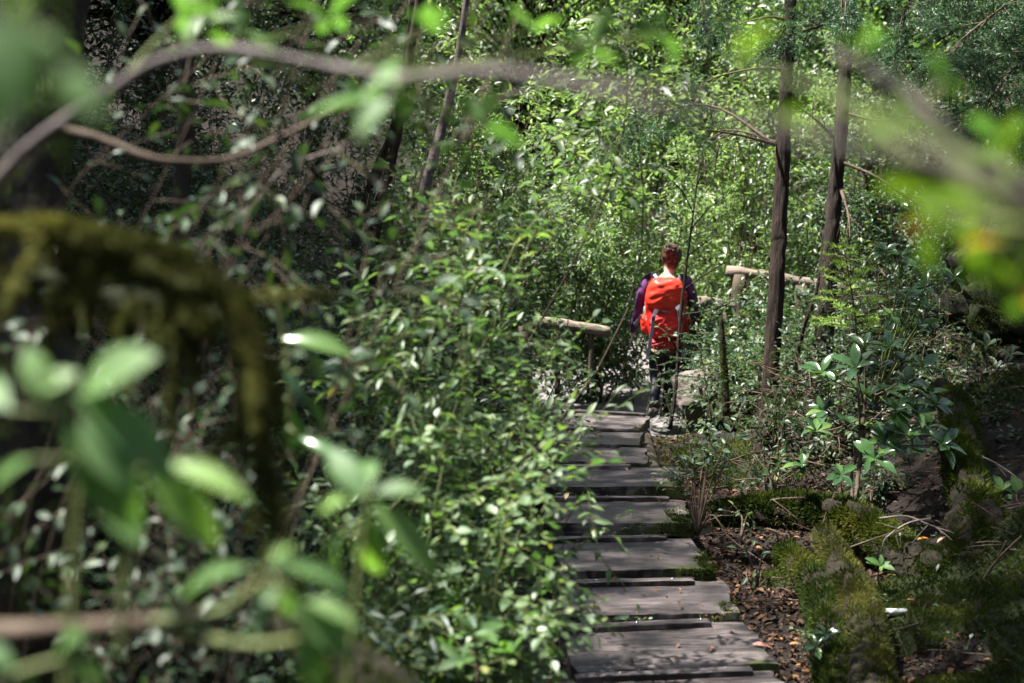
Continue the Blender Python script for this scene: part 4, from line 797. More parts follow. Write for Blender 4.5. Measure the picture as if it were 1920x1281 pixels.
# ---------------------------------------------------------------- shrubs: left thicket
def SH(label, px, py, D, rx, rz, **kw):
    """shrub whose crown centre appears at (px,py) at depth D"""
    c = P(px, py, D); ry = kw.pop('ry', rx*.8); bx = kw.pop('bx', 0); base = G3(c.x+bx, c.y+.1, -.02)
    if kw.pop('tree', False): pass
    return shrub(label, kw.pop('cat', 'shrub'), base, c, (rx, ry, rz), **kw)
thick = 'small leaved shrubs beside the steps'
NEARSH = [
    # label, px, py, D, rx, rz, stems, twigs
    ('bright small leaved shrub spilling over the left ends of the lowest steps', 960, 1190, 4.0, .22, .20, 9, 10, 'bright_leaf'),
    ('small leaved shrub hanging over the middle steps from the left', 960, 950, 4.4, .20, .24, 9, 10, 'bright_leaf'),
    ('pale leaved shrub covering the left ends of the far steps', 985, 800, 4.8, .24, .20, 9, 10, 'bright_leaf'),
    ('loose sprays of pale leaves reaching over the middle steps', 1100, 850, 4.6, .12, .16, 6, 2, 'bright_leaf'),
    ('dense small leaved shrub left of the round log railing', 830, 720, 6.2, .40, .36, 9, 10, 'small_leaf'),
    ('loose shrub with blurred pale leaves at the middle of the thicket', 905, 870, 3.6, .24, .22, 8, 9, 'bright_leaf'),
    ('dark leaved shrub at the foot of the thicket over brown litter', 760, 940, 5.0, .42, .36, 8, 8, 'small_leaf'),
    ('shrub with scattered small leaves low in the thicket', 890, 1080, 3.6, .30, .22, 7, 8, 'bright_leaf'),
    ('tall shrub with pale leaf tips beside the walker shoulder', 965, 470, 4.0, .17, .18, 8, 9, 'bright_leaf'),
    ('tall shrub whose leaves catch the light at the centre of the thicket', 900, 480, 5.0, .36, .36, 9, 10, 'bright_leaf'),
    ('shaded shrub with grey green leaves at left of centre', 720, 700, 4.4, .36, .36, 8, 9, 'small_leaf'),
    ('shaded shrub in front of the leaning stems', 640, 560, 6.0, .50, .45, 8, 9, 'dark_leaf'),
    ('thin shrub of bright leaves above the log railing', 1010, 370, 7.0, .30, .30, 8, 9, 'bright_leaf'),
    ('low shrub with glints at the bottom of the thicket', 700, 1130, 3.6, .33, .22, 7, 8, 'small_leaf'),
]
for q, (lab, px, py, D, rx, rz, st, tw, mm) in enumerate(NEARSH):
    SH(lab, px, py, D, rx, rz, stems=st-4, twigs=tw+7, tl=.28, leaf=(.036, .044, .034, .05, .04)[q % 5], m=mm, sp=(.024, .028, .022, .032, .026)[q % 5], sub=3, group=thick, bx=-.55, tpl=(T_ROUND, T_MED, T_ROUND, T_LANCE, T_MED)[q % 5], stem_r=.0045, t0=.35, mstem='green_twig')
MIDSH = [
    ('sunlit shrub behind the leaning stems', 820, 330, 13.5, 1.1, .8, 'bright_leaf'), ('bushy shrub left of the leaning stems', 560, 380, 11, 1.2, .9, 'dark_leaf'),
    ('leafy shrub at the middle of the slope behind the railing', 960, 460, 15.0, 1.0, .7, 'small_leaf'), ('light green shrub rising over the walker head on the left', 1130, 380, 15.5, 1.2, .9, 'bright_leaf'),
    ('sunlit shrub straight above the walker head', 1260, 330, 17.5, 1.3, 1.0, 'lit_leaf'), ('sunlit shrub left of the straight dark trunk', 1390, 330, 18.5, 1.1, 1.0, 'lit_leaf'),
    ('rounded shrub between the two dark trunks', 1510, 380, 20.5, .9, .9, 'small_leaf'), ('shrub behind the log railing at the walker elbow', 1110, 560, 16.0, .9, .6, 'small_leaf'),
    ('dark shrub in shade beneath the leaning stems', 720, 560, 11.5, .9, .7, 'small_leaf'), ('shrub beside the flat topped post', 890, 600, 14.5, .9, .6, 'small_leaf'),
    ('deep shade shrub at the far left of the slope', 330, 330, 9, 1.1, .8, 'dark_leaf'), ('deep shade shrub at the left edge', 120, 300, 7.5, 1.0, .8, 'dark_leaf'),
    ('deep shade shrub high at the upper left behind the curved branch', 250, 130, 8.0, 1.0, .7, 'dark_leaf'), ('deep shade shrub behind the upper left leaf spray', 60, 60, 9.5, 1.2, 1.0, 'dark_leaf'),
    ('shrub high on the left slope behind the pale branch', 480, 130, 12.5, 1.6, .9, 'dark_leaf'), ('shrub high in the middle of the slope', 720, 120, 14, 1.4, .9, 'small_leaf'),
    ('tall sunlit bush at the top centre', 980, 160, 14.5, 1.4, 1.0, 'lit_leaf'), ('tall sunlit bush hanging over the path at the top', 1180, 120, 16.5, 1.3, 1.0, 'lit_leaf'),
    ('yellow green bush left of the straight dark trunk at the top', 1370, 120, 19.5, 1.2, 1.0, 'lit_leaf'), ('yellow green bush between the tops of the two dark trunks', 1530, 160, 19.5, 1.1, 1.1, 'lit_leaf'),
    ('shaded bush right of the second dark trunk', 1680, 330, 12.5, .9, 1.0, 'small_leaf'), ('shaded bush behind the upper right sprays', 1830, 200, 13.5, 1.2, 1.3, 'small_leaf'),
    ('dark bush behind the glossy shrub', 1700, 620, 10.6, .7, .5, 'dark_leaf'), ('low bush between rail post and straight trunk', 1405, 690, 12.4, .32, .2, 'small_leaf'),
    ('low bush behind the feet of the two dark trunks', 1500, 690, 12.0, .5, .28, 'small_leaf'), ('low bush on the path bend behind the boulder', 1430, 480, 20.5, 1.2, .8, 'lit_leaf'),
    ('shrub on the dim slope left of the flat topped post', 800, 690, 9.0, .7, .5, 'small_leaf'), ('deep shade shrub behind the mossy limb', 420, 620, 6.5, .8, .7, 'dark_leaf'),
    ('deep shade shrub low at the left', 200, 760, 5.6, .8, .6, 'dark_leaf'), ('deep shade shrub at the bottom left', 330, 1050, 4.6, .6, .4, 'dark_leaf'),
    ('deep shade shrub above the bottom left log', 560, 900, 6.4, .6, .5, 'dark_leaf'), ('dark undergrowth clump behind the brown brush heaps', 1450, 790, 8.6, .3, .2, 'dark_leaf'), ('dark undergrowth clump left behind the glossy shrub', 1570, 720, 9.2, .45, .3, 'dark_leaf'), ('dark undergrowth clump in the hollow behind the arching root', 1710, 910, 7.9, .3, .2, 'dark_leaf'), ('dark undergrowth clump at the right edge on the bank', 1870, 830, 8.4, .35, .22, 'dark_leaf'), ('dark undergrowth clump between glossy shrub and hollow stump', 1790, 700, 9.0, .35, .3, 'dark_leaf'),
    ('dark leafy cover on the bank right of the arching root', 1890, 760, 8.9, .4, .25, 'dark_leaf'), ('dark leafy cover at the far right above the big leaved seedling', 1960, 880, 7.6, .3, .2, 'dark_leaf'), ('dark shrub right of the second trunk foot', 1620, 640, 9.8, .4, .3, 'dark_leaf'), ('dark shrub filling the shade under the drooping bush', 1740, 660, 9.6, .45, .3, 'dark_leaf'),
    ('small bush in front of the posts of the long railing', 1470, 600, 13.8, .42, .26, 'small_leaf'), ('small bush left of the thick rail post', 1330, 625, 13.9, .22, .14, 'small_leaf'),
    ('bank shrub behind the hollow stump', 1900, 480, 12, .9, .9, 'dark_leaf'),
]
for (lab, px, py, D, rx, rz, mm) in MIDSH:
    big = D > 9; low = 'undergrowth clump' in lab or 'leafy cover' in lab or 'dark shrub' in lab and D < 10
    SH(lab, px, py, D, rx, rz, stems=5 if low else 9, twigs=9 if low else 19, tl=.42 if big else (.2 if low else .32), leaf=(.066 if mm == 'small_leaf' or mm == 'dark_leaf' else .08) if D > 12 else .048, tpl=T_LANCE if mm in ('bright_leaf', 'lit_leaf') else T_SMALL, m=mm, sp=.036 if D > 12 else .03, sub=4, t0=.2, stem_r=.009, group='bushes filling the forest behind', name='bush', cat='bush', flat=.6)
# broad-leaved drooping bush at top between the trunks
SH('long leaved yellow green bush left of the straight trunk', 1385, 110, 17.5, .85, .7, stems=8, twigs=8, tl=.4, leaf=.11, m='lit_leaf', sp=.05, sub=2, name='long_leaved_bush', cat='bush', tpl=T_MED)
SH('large leaved bush reaching over the path from top centre', 1190, 50, 5.2, .35, .3, bx=-1.3, stem_r=.005, t0=.7, stems=5, twigs=8, tl=.3, leaf=.055, m='lit_leaf', sp=.03, sub=2, name='overhanging_bush', cat='bush', tpl=T_MED)
SH('blurred bush over the top middle of the view', 840, 10, 2.6, .24, .11, bx=-.9, stem_r=.004, t0=.7, stems=5, twigs=7, tl=.2, leaf=.04, m='dark_leaf', sp=.035, sub=2, name='overhanging_bush', cat='bush', tpl=T_MED)
SH('blurred dark bush over the top left of the view', 560, 40, 2.6, .30, .14, bx=-.7, stem_r=.004, t0=.7, stems=5, twigs=7, tl=.2, leaf=.04, m='dark_leaf', sp=.035, sub=2, name='overhanging_bush', cat='bush', tpl=T_MED)

# ferns by the railing
def fern(label, base, n, L0, m='fern'):
    root = empty('fern', tuple(base), label, 'fern', 'ferns by the log railing'); L = Leaves(); T = Tubes(); b = np.array(tuple(base))
    for k in range(n):
        an = k*2.4; q = bend(b, (math.cos(an)*.8, math.sin(an)*.8, .9), L0*rng.uniform(.7, 1.1), 12, .14, .02); T.add(q, np.linspace(.003, .001, 12), 4)
        for i in range(1, 12):
            tg = unit(q[i]-q[i-1]); s = unit(np.cross(tg, [0, 0, 1])); ln = L0*.34*math.sin(math.pi*min(1, i/12+.12))
            for sg in (-1, 1):
                for h_ in (0, .5):
                    p = q[i-1]+(q[i]-q[i-1])*h_; e = p+(s*sg+tg*.35)*ln; pts = np.linspace(p, e, 6); t = np.linspace(0, 1, 5)
                    loc = pts[:5]; L.add(T_SMALL, np.vstack([loc, loc]), np.vstack([np.tile(tg+s*sg*.4, (5, 1)), np.tile(-tg+s*sg*.4, (5, 1))]), np.tile([0, 0, 1.0], (10, 1))+rng.normal(size=(10, 3))*.15, ln*.22, 1.0)
    T.obj('stalk', M['green_twig'], root); L.obj('fronds', M['fern'], root)
fern('light green fern below the right end of the log railing', G3(.62, 12.0), 11, .42)
fern('light green fern under the middle of the log railing', G3(.25, 11.8), 9, .38)
fern('fern at the edge of the far steps', G3(.9, 13.6), 8, .35)

# ---------------------------------------------------------------- foreground: blurred limbs and leaves close to the camera
def limb(label, ctrl, rads, m='grey_bark', name='overhanging_branch', nseg=40, leaves=(), leaf=.07, ml='near_leaf', tpl=T_BIG, moss=0, gold=False, bumpy=.3):
    pts = curve(ctrl, nseg); rad = np.interp(np.linspace(0, 1, nseg), np.linspace(0, 1, len(rads)), rads); root = empty(name, tuple(pts[0]), label, 'branch')
    T = Tubes(); T.add(pts, rad, 12, bumpy, bs=30)
    for (x, y, D, n, sz) in leaves:
        L = Leaves(); T2 = Tubes(); tip = np.array(P(x, y, D)); i = int(np.argmin(np.linalg.norm(pts-tip, axis=1))); c = curve([pts[i], (pts[i]+tip)/2+rv(.006), tip], 6); T2.add(c, np.linspace(.0025, .0015, 6), 5)
        rosette(L, tpl, tip, unit(tip-pts[i])*.6+rv(.35)+[0, -.1, .5], n, sz, 1.0, np.where(rng.random(n) < (.3 if (y > 425 and ml == 'yellow_leaf') else 0), .97, rng.random(n)*.8))
        so_ = T2.obj('sprig', M['green_twig'], root); L.obj('leaves', M[ml], so_)
    T.obj('limb', M[m], root)
    if moss: L = Leaves(); moss_on(L, pts, rad, moss, .012, .3, .3); L.obj('moss', M['moss_gold'] if gold else M['moss_blade'], root)
    return root
limb('long grey branch sweeping across the top of the view out of focus',
     [P(-60, 400, 1.45), P(60, 270, 1.42), P(200, 175, 1.4), P(300, 115, 1.38), P(400, 92, 1.36), P(520, 105, 1.34), P(640, 130, 1.32), P(780, 145, 1.25), P(900, 132, 1.1), P(1020, 145, .95), P(1130, 165, .8), P(1250, 190, .65)],
     [.0065, .006, .0056, .0047, .0052, .0043, .0046, .0036, .0036, .0028, .0024, .0016],
     leaves=[(700, 190, 1.25, 3, .05), (800, 60, 1.4, 4, .045), (620, 40, 1.5, 4, .05), (450, 60, 1.5, 3, .045), (340, 30, 1.6, 4, .045), (900, 230, 1.5, 3, .05), (640, 200, 1.6, 3, .05), (1100, 90, 1.6, 4, .05), (1000, 60, 1.7, 4, .05), (1240, 60, 1.5, 3, .045)], ml='near_leaf')
limb('pale branch with yellowing leaves crossing the upper right out of focus',
     [P(1990, 430, .62), P(1900, 360, .6), P(1820, 320, .58), P(1720, 300, .56), P(1600, 275, .54), P(1480, 250, .53), P(1330, 200, .52), P(1200, 180, .5)],
     [.005, .0045, .004, .0034, .0028, .002, .0016, .001],
     leaves=[(1780, 350, .82, 4, .04), (1840, 400, .85, 4, .045), (1880, 300, .82, 3, .035), (1720, 380, .85, 3, .035), (1860, 480, .9, 4, .045), (1800, 470, .9, 3, .04), (1740, 430, .9, 2, .03), (1650, 250, .8, 2, .03), (1900, 560, .9, 3, .035), (1560, 190, .85, 2, .028), (1450, 220, .8, 2, .028), (1380, 120, .8, 2, .035)], ml='yellow_leaf', m='pale_twig')
limb('second pale thin branch just above the yellowing one',
     [P(1990, 380, 1.0), P(1900, 340, .98), P(1780, 250, .95), P(1700, 180, .95), P(1620, 130, .95), P(1560, 100, .95)], [.006, .006, .005, .004, .003, .002],
     leaves=[(1760, 160, .95, 2, .03), (1620, 95, .95, 3, .03), (1700, 240, 1.0, 3, .035), (1880, 270, 1.0, 3, .035)], ml='near_leaf', m='pale_twig')
limb('thin grey twig arching above the mossy limb', [P(430, 430, 2.6), P(480, 380, 2.6), P(530, 320, 2.6), P(600, 290, 2.6), P(680, 270, 2.6)], [.0045, .004, .0035, .003, .002], m='pale_twig', name='bare_branch')
limb('dark curved bare branch at the upper left', [P(110, 240, 2.1), P(200, 265, 2.1), P(300, 300, 2.1), P(420, 300, 2.2), P(520, 260, 2.3), P(660, 190, 2.4)], [.007, .006, .006, .005, .004, .003], m='twig', name='bare_branch')
limb('brown horizontal branch at the bottom left with a fork', [P(-80, 1190, 1.12), P(60, 1182, 1.12), P(200, 1172, 1.12), P(270, 1170, 1.12), P(380, 1155, 1.14), P(470, 1120, 1.15)], [.0085, .008, .0065, .006, .0045, .003],
     leaves=[], ml='near_leaf', m='twig', name='forked_branch')
limb('green fork of the brown branch at the bottom left', [P(280, 1168, 1.13), P(380, 1195, 1.12), P(470, 1210, 1.1), P(560, 1200, 1.08)], [.005, .004, .0035, .003], m='green_twig', name='forked_twig')
def near_spray(label, stem, rads, leaves, m='near_leaf', name='leafy_sprig', D=1.0, ms='green_twig', rel=.38):
    """leaves close to the lens: (base px, base py, tip px, tip py, width/length, tilt)"""
    pts = curve([P(*q) for q in stem], 16); root = empty(name, tuple(pts[0]), label, 'branch'); T = Tubes(); T.add(pts, np.interp(np.linspace(0, 1, 16), np.linspace(0, 1, len(rads)), rads), 8, .2, bs=40)
    L = Leaves()
    for (ax, ay, bx_, by_, wd, ti) in leaves:
        dd = rng.uniform(-.03, .03)*D; A = np.array(P(ax, ay, D)); B = np.array(P(bx_, by_, D+dd)); i = int(np.argmin(np.linalg.norm(pts-A, axis=1)))
        T.add([pts[i], A*.98+pts[i]*.02, A], [.002*D, .0015*D, .0012*D], 5) if np.linalg.norm(pts[i]-A) > 1e-4 else None
        ln = np.linalg.norm(B-A); up = np.array([ti*.5-.1, -.75+abs(ti)*.2, .85+.4*rng.random()])
        L.add(T_BIG, A[None], (B-A)[None], up[None], np.array([ln*1.06]), wd/.40*.85)
    T.obj('stem', M[ms], root); L.obj('foliage', M[m], root); return root
near_spray('stem with very large blurred light green leaves at the left', [(120, 1400, 1.0), (135, 1150, 1.0), (150, 900, 1.0), (165, 745, 1.0)], [.005, .004, .003, .003],
    [(130, 735, 330, 860, .42, .3), (115, 790, 265, 975, .55, 0), (150, 745, 250, 650, .7, .4), (100, 760, 45, 650, .5, -.3), (60, 860, -30, 900, .5, 0), (20, 770, -60, 700, .6, 0), (150, 780, 240, 900, .5, -.4), (70, 740, 130, 690, .7, .2)])
near_spray('sprig with three broad grey green leaves right of the very large ones', [(225, 1250, 1.1), (240, 1000, 1.1), (262, 880, 1.1)], [.003, .003, .002], [(270, 880, 415, 1005, .48, 0), (300, 868, 450, 900, .32, .3), (262, 880, 200, 990, .4, 0), (180, 930, 260, 1000, .5, .3)], D=1.1)
near_spray('whorl of long pale leaves above the forked branch', [(275, 1168, 1.12), (400, 1150, 1.12), (470, 1105, 1.12), (505, 1078, 1.12)], [.004, .0035, .003, .002],
    [(475, 1065, 322, 1090, .30, 0), (500, 1055, 655, 1080, .28, .3), (505, 1060, 545, 1010, .4, 0), (510, 1090, 560, 1165, .4, .2), (545, 1130, 665, 1225, .45, 0), (560, 1120, 660, 1150, .35, .4), (560, 1180, 600, 1290, .5, -.3), (520, 1100, 470, 1170, .4, 0)], D=1.12)
near_spray('star of light green leaves left of centre', [(640, 1420, 1.35), (660, 1200, 1.35), (680, 1020, 1.35), (690, 935, 1.35)], [.004, .003, .003, .002],
    [(685, 940, 620, 835, .50, 0), (690, 940, 835, 1065, .36, .3), (690, 945, 700, 1095, .42, 0), (680, 930, 590, 945, .45, -.3), (700, 925, 775, 905, .5, .3), (690, 920, 690, 850, .5, 0), (640, 1000, 610, 1070, .4, 0)], D=1.35)
near_spray('low leaves in the bottom left corner', [(-60, 1300, 1.0), (40, 1260, 1.0), (120, 1235, 1.0)], [.003, .003, .002], [(120, 1235, 200, 1270, .6, 0), (70, 1245, 40, 1320, .4, 0), (110, 1230, 130, 1180, .5, 0), (30, 1260, -30, 1200, .5, .3)], D=1.0)
near_spray('grey green leaves drooping beside the hanging moss', [(515, 540, 1.95), (530, 620, 1.95), (545, 720, 1.95), (540, 800, 1.95)], [.004, .003, .003, .002],
    [(525, 635, 645, 640, .36, 0), (565, 660, 622, 715, .45, .4), (545, 735, 635, 805, .35, .3), (535, 745, 565, 860, .42, 0), (530, 690, 570, 740, .4, 0), (600, 690, 690, 720, .3, .2), (560, 820, 640, 850, .3, 0)], 'glossy_leaf', D=1.95)
near_spray('very blurred pale leaves in the upper left corner', [(-150, -60, .62), (-20, -20, .62), (60, 60, .62), (120, 120, .62)], [.003, .003, .002, .0015],
    [(0, -30, 70, 60, .5, 0), (20, 20, 50, 190, .5, 0), (-20, 20, -10, 220, .5, .3), (110, 120, 185, 200, .55, 0), (60, 60, 120, 90, .5, 0)], D=.62)
near_spray('hanging sprig with a big pale leaf at the upper middle', [(790, 130, 1.15), (760, 150, 1.15), (735, 170, 1.15)], [.002, .002, .0015], [(740, 175, 665, 235, .5, 0), (735, 165, 715, 110, .5, 0), (770, 150, 745, 240, .4, 0), (745, 150, 690, 150, .5, .3)], D=1.15)
near_spray('sprig with a rounded leaf above the grey branch at the left', [(400, 95, 1.38), (385, 60, 1.38), (380, -20, 1.38)], [.002, .002, .0015], [(385, 60, 430, 75, .6, 0), (380, 30, 340, 70, .5, .3), (382, 10, 420, 50, .5, 0), (380, -5, 330, 0, .5, 0), (385, 40, 440, 20, .4, 0)], D=1.38)
limb('small spray of glossy leaves low in the thicket beside the steps', [P(900, 1330, 3.2), P(895, 1260, 3.2), P(890, 1200, 3.2)], [.005, .004, .003],
     leaves=[(888, 1190, 3.2, 8, .075), (960, 1225, 3.3, 5, .06), (840, 1215, 3.3, 4, .05), (870, 1240, 3.2, 5, .06)], ml='near_leaf', m='twig', name='leafy_sprig')
def ragged_limb(label, ctrl, rads, D, nbr, n):
    """a mossy limb that forks and carries ragged hanging moss"""
    pts = curve(ctrl, 50); rad = np.interp(np.linspace(0, 1, 50), np.linspace(0, 1, len(rads)), rads); root = empty('mossy_limb', tuple(pts[0]), label, 'limb'); T = Tubes(); L = Leaves()
    T.add(pts, rad, 10, .8, bs=22); moss_on(L, pts, rad, n, .011, .3, .6, .4, 9)
    for k in range(nbr):
        i = int(rng.integers(3, 47)); d = unit(pts[i+1]-pts[i])*rng.choice([-.4, .8])+rv(.5)+[0, 0, -.8 if k % 4 else .1]; b = bend(pts[i], d, rng.uniform(.03, .11), 9, .12 if k % 3 else .0, .12); rr = np.linspace(.004, .0012, 9)
        T.add(b, rr, 6, .5, bs=40); moss_on(L, b, rr*1.2, 380, .009, .3, .9, -.2)
    for k in range(nbr):
        i = int(rng.integers(10, 48)); ln = rng.uniform(.05, .16) if i > 30 else rng.uniform(.02, .08); b = bend(pts[i]+rv(.008), (0, 0, -1), ln, 10, .3, .16); rr = np.linspace(.003, .0008, 10)
        T.add(b, rr, 5, .4, bs=40); moss_on(L, b, rr*1.5, 260, .008, .3, 1.2, -.3)
    T.obj('wood', M['moss_base'], root); L.obj('moss', M['moss_gold'], root)
ragged_limb('heavy mossy limb with ragged hanging moss drooping through the left of the view', [P(-150, 450, 1.42), P(60, 425, 1.42), P(200, 450, 1.42), P(330, 480, 1.42), P(430, 560, 1.42), P(478, 650, 1.42), P(492, 760, 1.42), P(490, 890, 1.44)], [.005, .006, .007, .0065, .006, .005, .003, .0015], 1.42, 26, 6500)
ragged_limb('mossy fork hanging under the heavy mossy limb at the left', [P(-150, 560, 1.6), P(60, 520, 1.6), P(180, 560, 1.6), P(300, 560, 1.56), P(400, 620, 1.52)], [.008, .010, .010, .008, .004], 1.6, 16, 3500)
SH('small shaded shrub growing through the mossy limb', 300, 520, 2.0, .20, .12, stems=5, twigs=9, tl=.14, leaf=.028, m='dark_leaf', sp=.02, sub=2, bx=-.2, tpl=T_MED, stem_r=.003, name='small_shrub')
SH('small shaded shrub under the second mossy limb', 250, 760, 2.3, .22, .14, stems=5, twigs=9, tl=.16, leaf=.03, m='dark_leaf', sp=.022, sub=2, bx=-.2, tpl=T_MED, stem_r=.003, name='small_shrub')
SH('small shaded shrub above the forked branch', 330, 960, 2.2, .2, .1, stems=5, twigs=8, tl=.15, leaf=.026, m='dark_leaf', sp=.02, sub=2, bx=-.2, tpl=T_ROUND, stem_r=.003, name='small_shrub')
mossy_log('mossy_log', 'yellow mossy log slanting out of the bottom edge left of centre', 'log', [P(520, 1150, 2.3), P(620, 1225, 2.2), P(710, 1310, 2.1), P(790, 1430, 2.0)], [.03, .04, .045, .045], 24, 5000, gold=False, ln=.01)
tree('mossy upright trunk in the dark at the left edge', [G3(-1.35, 3.1, -.2), P(60, 900, 3.1), P(40, 500, 3.2), P(90, 100, 3.3), P(110, -300, 3.4)], [.11, .10, .09, .08, .08], 'mossy_tree', 'mossy_trunk', mossn=4000, moss_top=.9)
tree('thin mossy trunk in shade left of the leaning stems', [G3(gx(330, 4.6), 4.6, -.2), P(345, 700, 4.6), P(340, 400, 4.6), P(350, 150, 4.6), P(330, -200, 4.7)], [.035, .03, .028, .024, .02], 'mossy_tree', 'mossy_trunk', mossn=3000, moss_top=.9)

# ---------------------------------------------------------------- forest behind and added shade canopy
def crown_tree(label, x, y, h, cz, r, n, ls, m, name='forest_tree', tr=.14, group='tall trees of the forest', clump=22):
    base = G3(x, y, -.2); root = empty(name, tuple(base), label, 'tree', group); T = Tubes(); L = Leaves()
    top = np.array([x+rng.normal()*.5, y+rng.normal()*.5, base.z+h]); st = curve([base, np.array([x, y, base.z+h*.5])+rv(.15), top], 20); T.add(st, np.linspace(tr, tr*.3, 20), 10, .2)
    c = np.array([x, y, base.z+cz]); r = np.array(r)
    for k in range(n):
        q = rv(); q = q/np.linalg.norm(q)*rng.random()**.35; e = c+q*r; i = int(np.clip((e[2]-base.z)/h*19-2, 6, 19)); 
        if k % 3 == 0: T.add(curve([st[i], (st[i]+e)/2+[0, 0, .15], e], 6), np.linspace(tr*.22, .006, 6), 5)
        p = e+rng.normal(size=(clump, 3))*.22*(1+ls*3); d = rng.normal(size=(clump, 3)); d[:, 2] -= .2; up = rng.normal(size=(clump, 3))*.6; up[:, 2] += 1
        L.add(T_SMALL, p, d, up, ls*(.7+.6*rng.random(clump)))
    T.obj('trunk', M['dark_bark'], root); L.obj('crown', M[m], root); CROWN_N[0] += L.n; return root
FOREST = [ # x, y, height, crown centre, radii, clumps, leaf size, mat, label
    (-6.5, 20, 9, 5.0, (2.6, 2.2, 3.4), 600, .12, 'small_leaf', 'leafy tree behind the left slope'), (-3.2, 23, 10, 5.0, (2.6, 2.2, 3.8), 650, .12, 'small_leaf', 'leafy tree behind the leaning stems'),
    (.2, 24, 10, 4.8, (2.4, 2.0, 4.0), 700, .12, 'lit_leaf', 'sunlit tree behind the log railing'), (3.0, 26, 11, 5.0, (2.6, 2.0, 4.2), 750, .12, 'lit_leaf', 'sunlit tree at the end of the path'),
    (6.0, 24, 10, 5.0, (2.4, 2.2, 4.0), 650, .12, 'bright_leaf', 'tree behind the two dark trunks'), (8.5, 21, 10, 5.0, (2.4, 2.2, 4.0), 600, .12, 'small_leaf', 'tree behind the shaded bank'),
    (-9.5, 17, 10, 5.2, (2.6, 2.4, 3.8), 500, .12, 'dark_leaf', 'dark tree high on the left slope'), (-5.0, 14.5, 8, 4.4, (1.8, 1.8, 2.4), 480, .10, 'dark_leaf', 'dark tree in the middle of the left slope'),
    (-3.3, 13.2, 8, 4.3, (1.3, 1.2, 2.2), 520, .085, 'dark_leaf', 'dark tree behind the high shrubs at the upper left'), (-5.6, 17.5, 9, 5.0, (1.8, 1.4, 2.8), 560, .1, 'dark_leaf', 'dark tree far up the left slope'), (-4.2, 11.0, 7, 3.9, (1.5, 1.3, 1.8), 460, .08, 'dark_leaf', 'dark tree behind the deep shade shrubs at the far left'), (-6.8, 11.5, 8, 4.5, (1.8, 1.5, 2.4), 460, .09, 'dark_leaf', 'dark tree behind the upper left leaf spray'),
    (6.5, 15.5, 9, 4.6, (1.8, 1.8, 3.0), 480, .10, 'dark_leaf', 'dark tree on the bank behind the upper right sprays')]
for (x, y, h, cz, r, n, ls, m, lab) in FOREST: crown_tree(lab, x, y, h, cz, r, n, ls, m)
SHADE_CANOPY = [(-9.6, .6, 13, 10.5, (3.0, 2.6, 1.8), 520, -9.6, .6), (-8.0, 6, 13, 10.2, (3.1, 3.0, 1.8), 620, -8.0, 6), (-8.6, 11, 13, 9.8, (3.0, 2.8, 1.8), 560, -8.6, 11), (-9.5, 15, 14, 10.8, (3.0, 2.8, 1.8), 520, -9.5, 15), (-6.2, 3.2, 10, 7.5, (1.6, 2.8, 1.3), 480, -5.9, 3.2), (-6.2, 8.6, 10, 7.8, (1.7, 2.8, 1.3), 480, -6.2, 8.6), (-4.4, 8.8, 10, 7.8, (1.3, 2.4, 1.0), 420, -5.4, 8.8), (-5.0, 4.8, 10, 7.8, (.8, 1.7, .9), 240, -5.2, 4.6), (-4.5, -5, 13, 10.5, (3.2, 3, 1.6), 260, -4.5, -5), (1.5, -6, 13, 10, (3, 2.6, 1.5), 220, 1.5, -6),
          (-1.0, 4.8, 12, 9.6, (1.9, 2.4, 1.2), 640, 3.6, 1.2), (-.6, 7.6, 12, 9.6, (1.6, 1.2, 1.1), 420, 4.8, 6.5), (1.9, 3.6, 13, 10.0, (2.4, 3.0, 1.3), 330, 4.2, 2.6), (2.0, 8.2, 12, 9.6, (2.4, 2.6, 1.3), 330, 6.2, 9.5)]
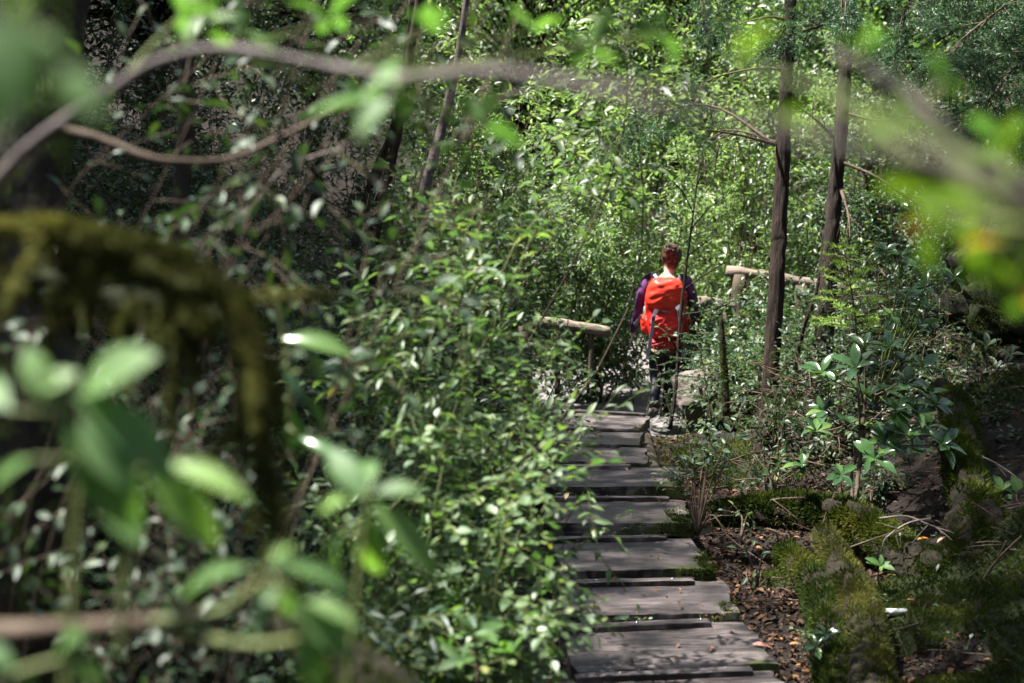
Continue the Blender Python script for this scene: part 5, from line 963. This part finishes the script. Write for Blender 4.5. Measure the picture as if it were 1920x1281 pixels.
for i, (x, y, h, cz, r, n, bx, by) in enumerate(SHADE_CANOPY):
    # trunk foot beside the view; unseen crown added and shifted to shape the shade
    rt = crown_tree('tall tree added outside the frame so its crown shades the forest floor', bx, by, h, cz, r, n, .13, 'dark_leaf', 'shade_canopy_tree', .2, 'canopy trees added around the viewer for shade', 26)
    if (bx, by) != (x, y):
        for ch in rt.children:
            if ch.name.startswith('crown'): ch.location = (x-bx, y-by, 0)
# far wood as one mass
def far_wood():
    L = Leaves(); n = 60000; x = rng.uniform(-26, 26, n); y = rng.uniform(27, 34, n); h = rng.random(n)**.8*9; loc = np.stack([x, y+h*.25, ground_z(x, y)+h+.5*np.sin(x*1.3)+.4*np.sin(x*3.1+y)], 1)
    L.add(T_SMALL, loc, rng.normal(size=(n, 3))-[0, 0, .2], rng.normal(size=(n, 3))*.6+[0, -.3, 1], .22*(.6+.8*rng.random(n))); tag(L.obj('far_woods', M['bright_leaf']), 'hazy sunlit leaves of the far wood', 'woods', kind='stuff')
far_wood()
# low ground cover
def cover(label, n, xr, yr, m, ls=.03, h=.16):
    x = rng.uniform(*xr, n); y = rng.uniform(*yr, n); k = np.array([abs(a-path_x(b)) > .62+.5*(b > 14) for a, b in zip(x, y)]); x, y = x[k], y[k]; n = len(x)
    dens = np.array([.5+nz(a, b, 4, 1.5) for a, b in zip(x, y)]); k = dens > .35; x, y = x[k], y[k]; n = len(x)
    loc = np.array([G3(a, b) for a, b in zip(x, y)]); loc[:, 2] += rng.random(n)*h; L = Leaves()
    L.add(T_SMALL, loc, rng.normal(size=(n, 3)), rng.normal(size=(n, 3))*.5+[0, 0, 1], ls*(.6+.8*rng.random(n))); tag(L.obj('ground_cover', M[m]), label, 'ground cover', kind='stuff')
cover('low green plants covering the left slope', 14000, (-6, 0), (5, 20), 'small_leaf', .05, .3)
cover('low green plants along the far path', 12000, (-2, 6), (12.5, 24), 'bright_leaf', .06, .4)
cover('tiny plants scattered over the right bank', 3000, (1.4, 5), (5, 12.5), 'small_leaf', .03, .08)
cover('tiny plants under the thicket by the steps', 7000, (-2.2, .0), (3.4, 9), 'small_leaf', .028, .12)
print('verts in shrub foliage', CROWN_N[0])
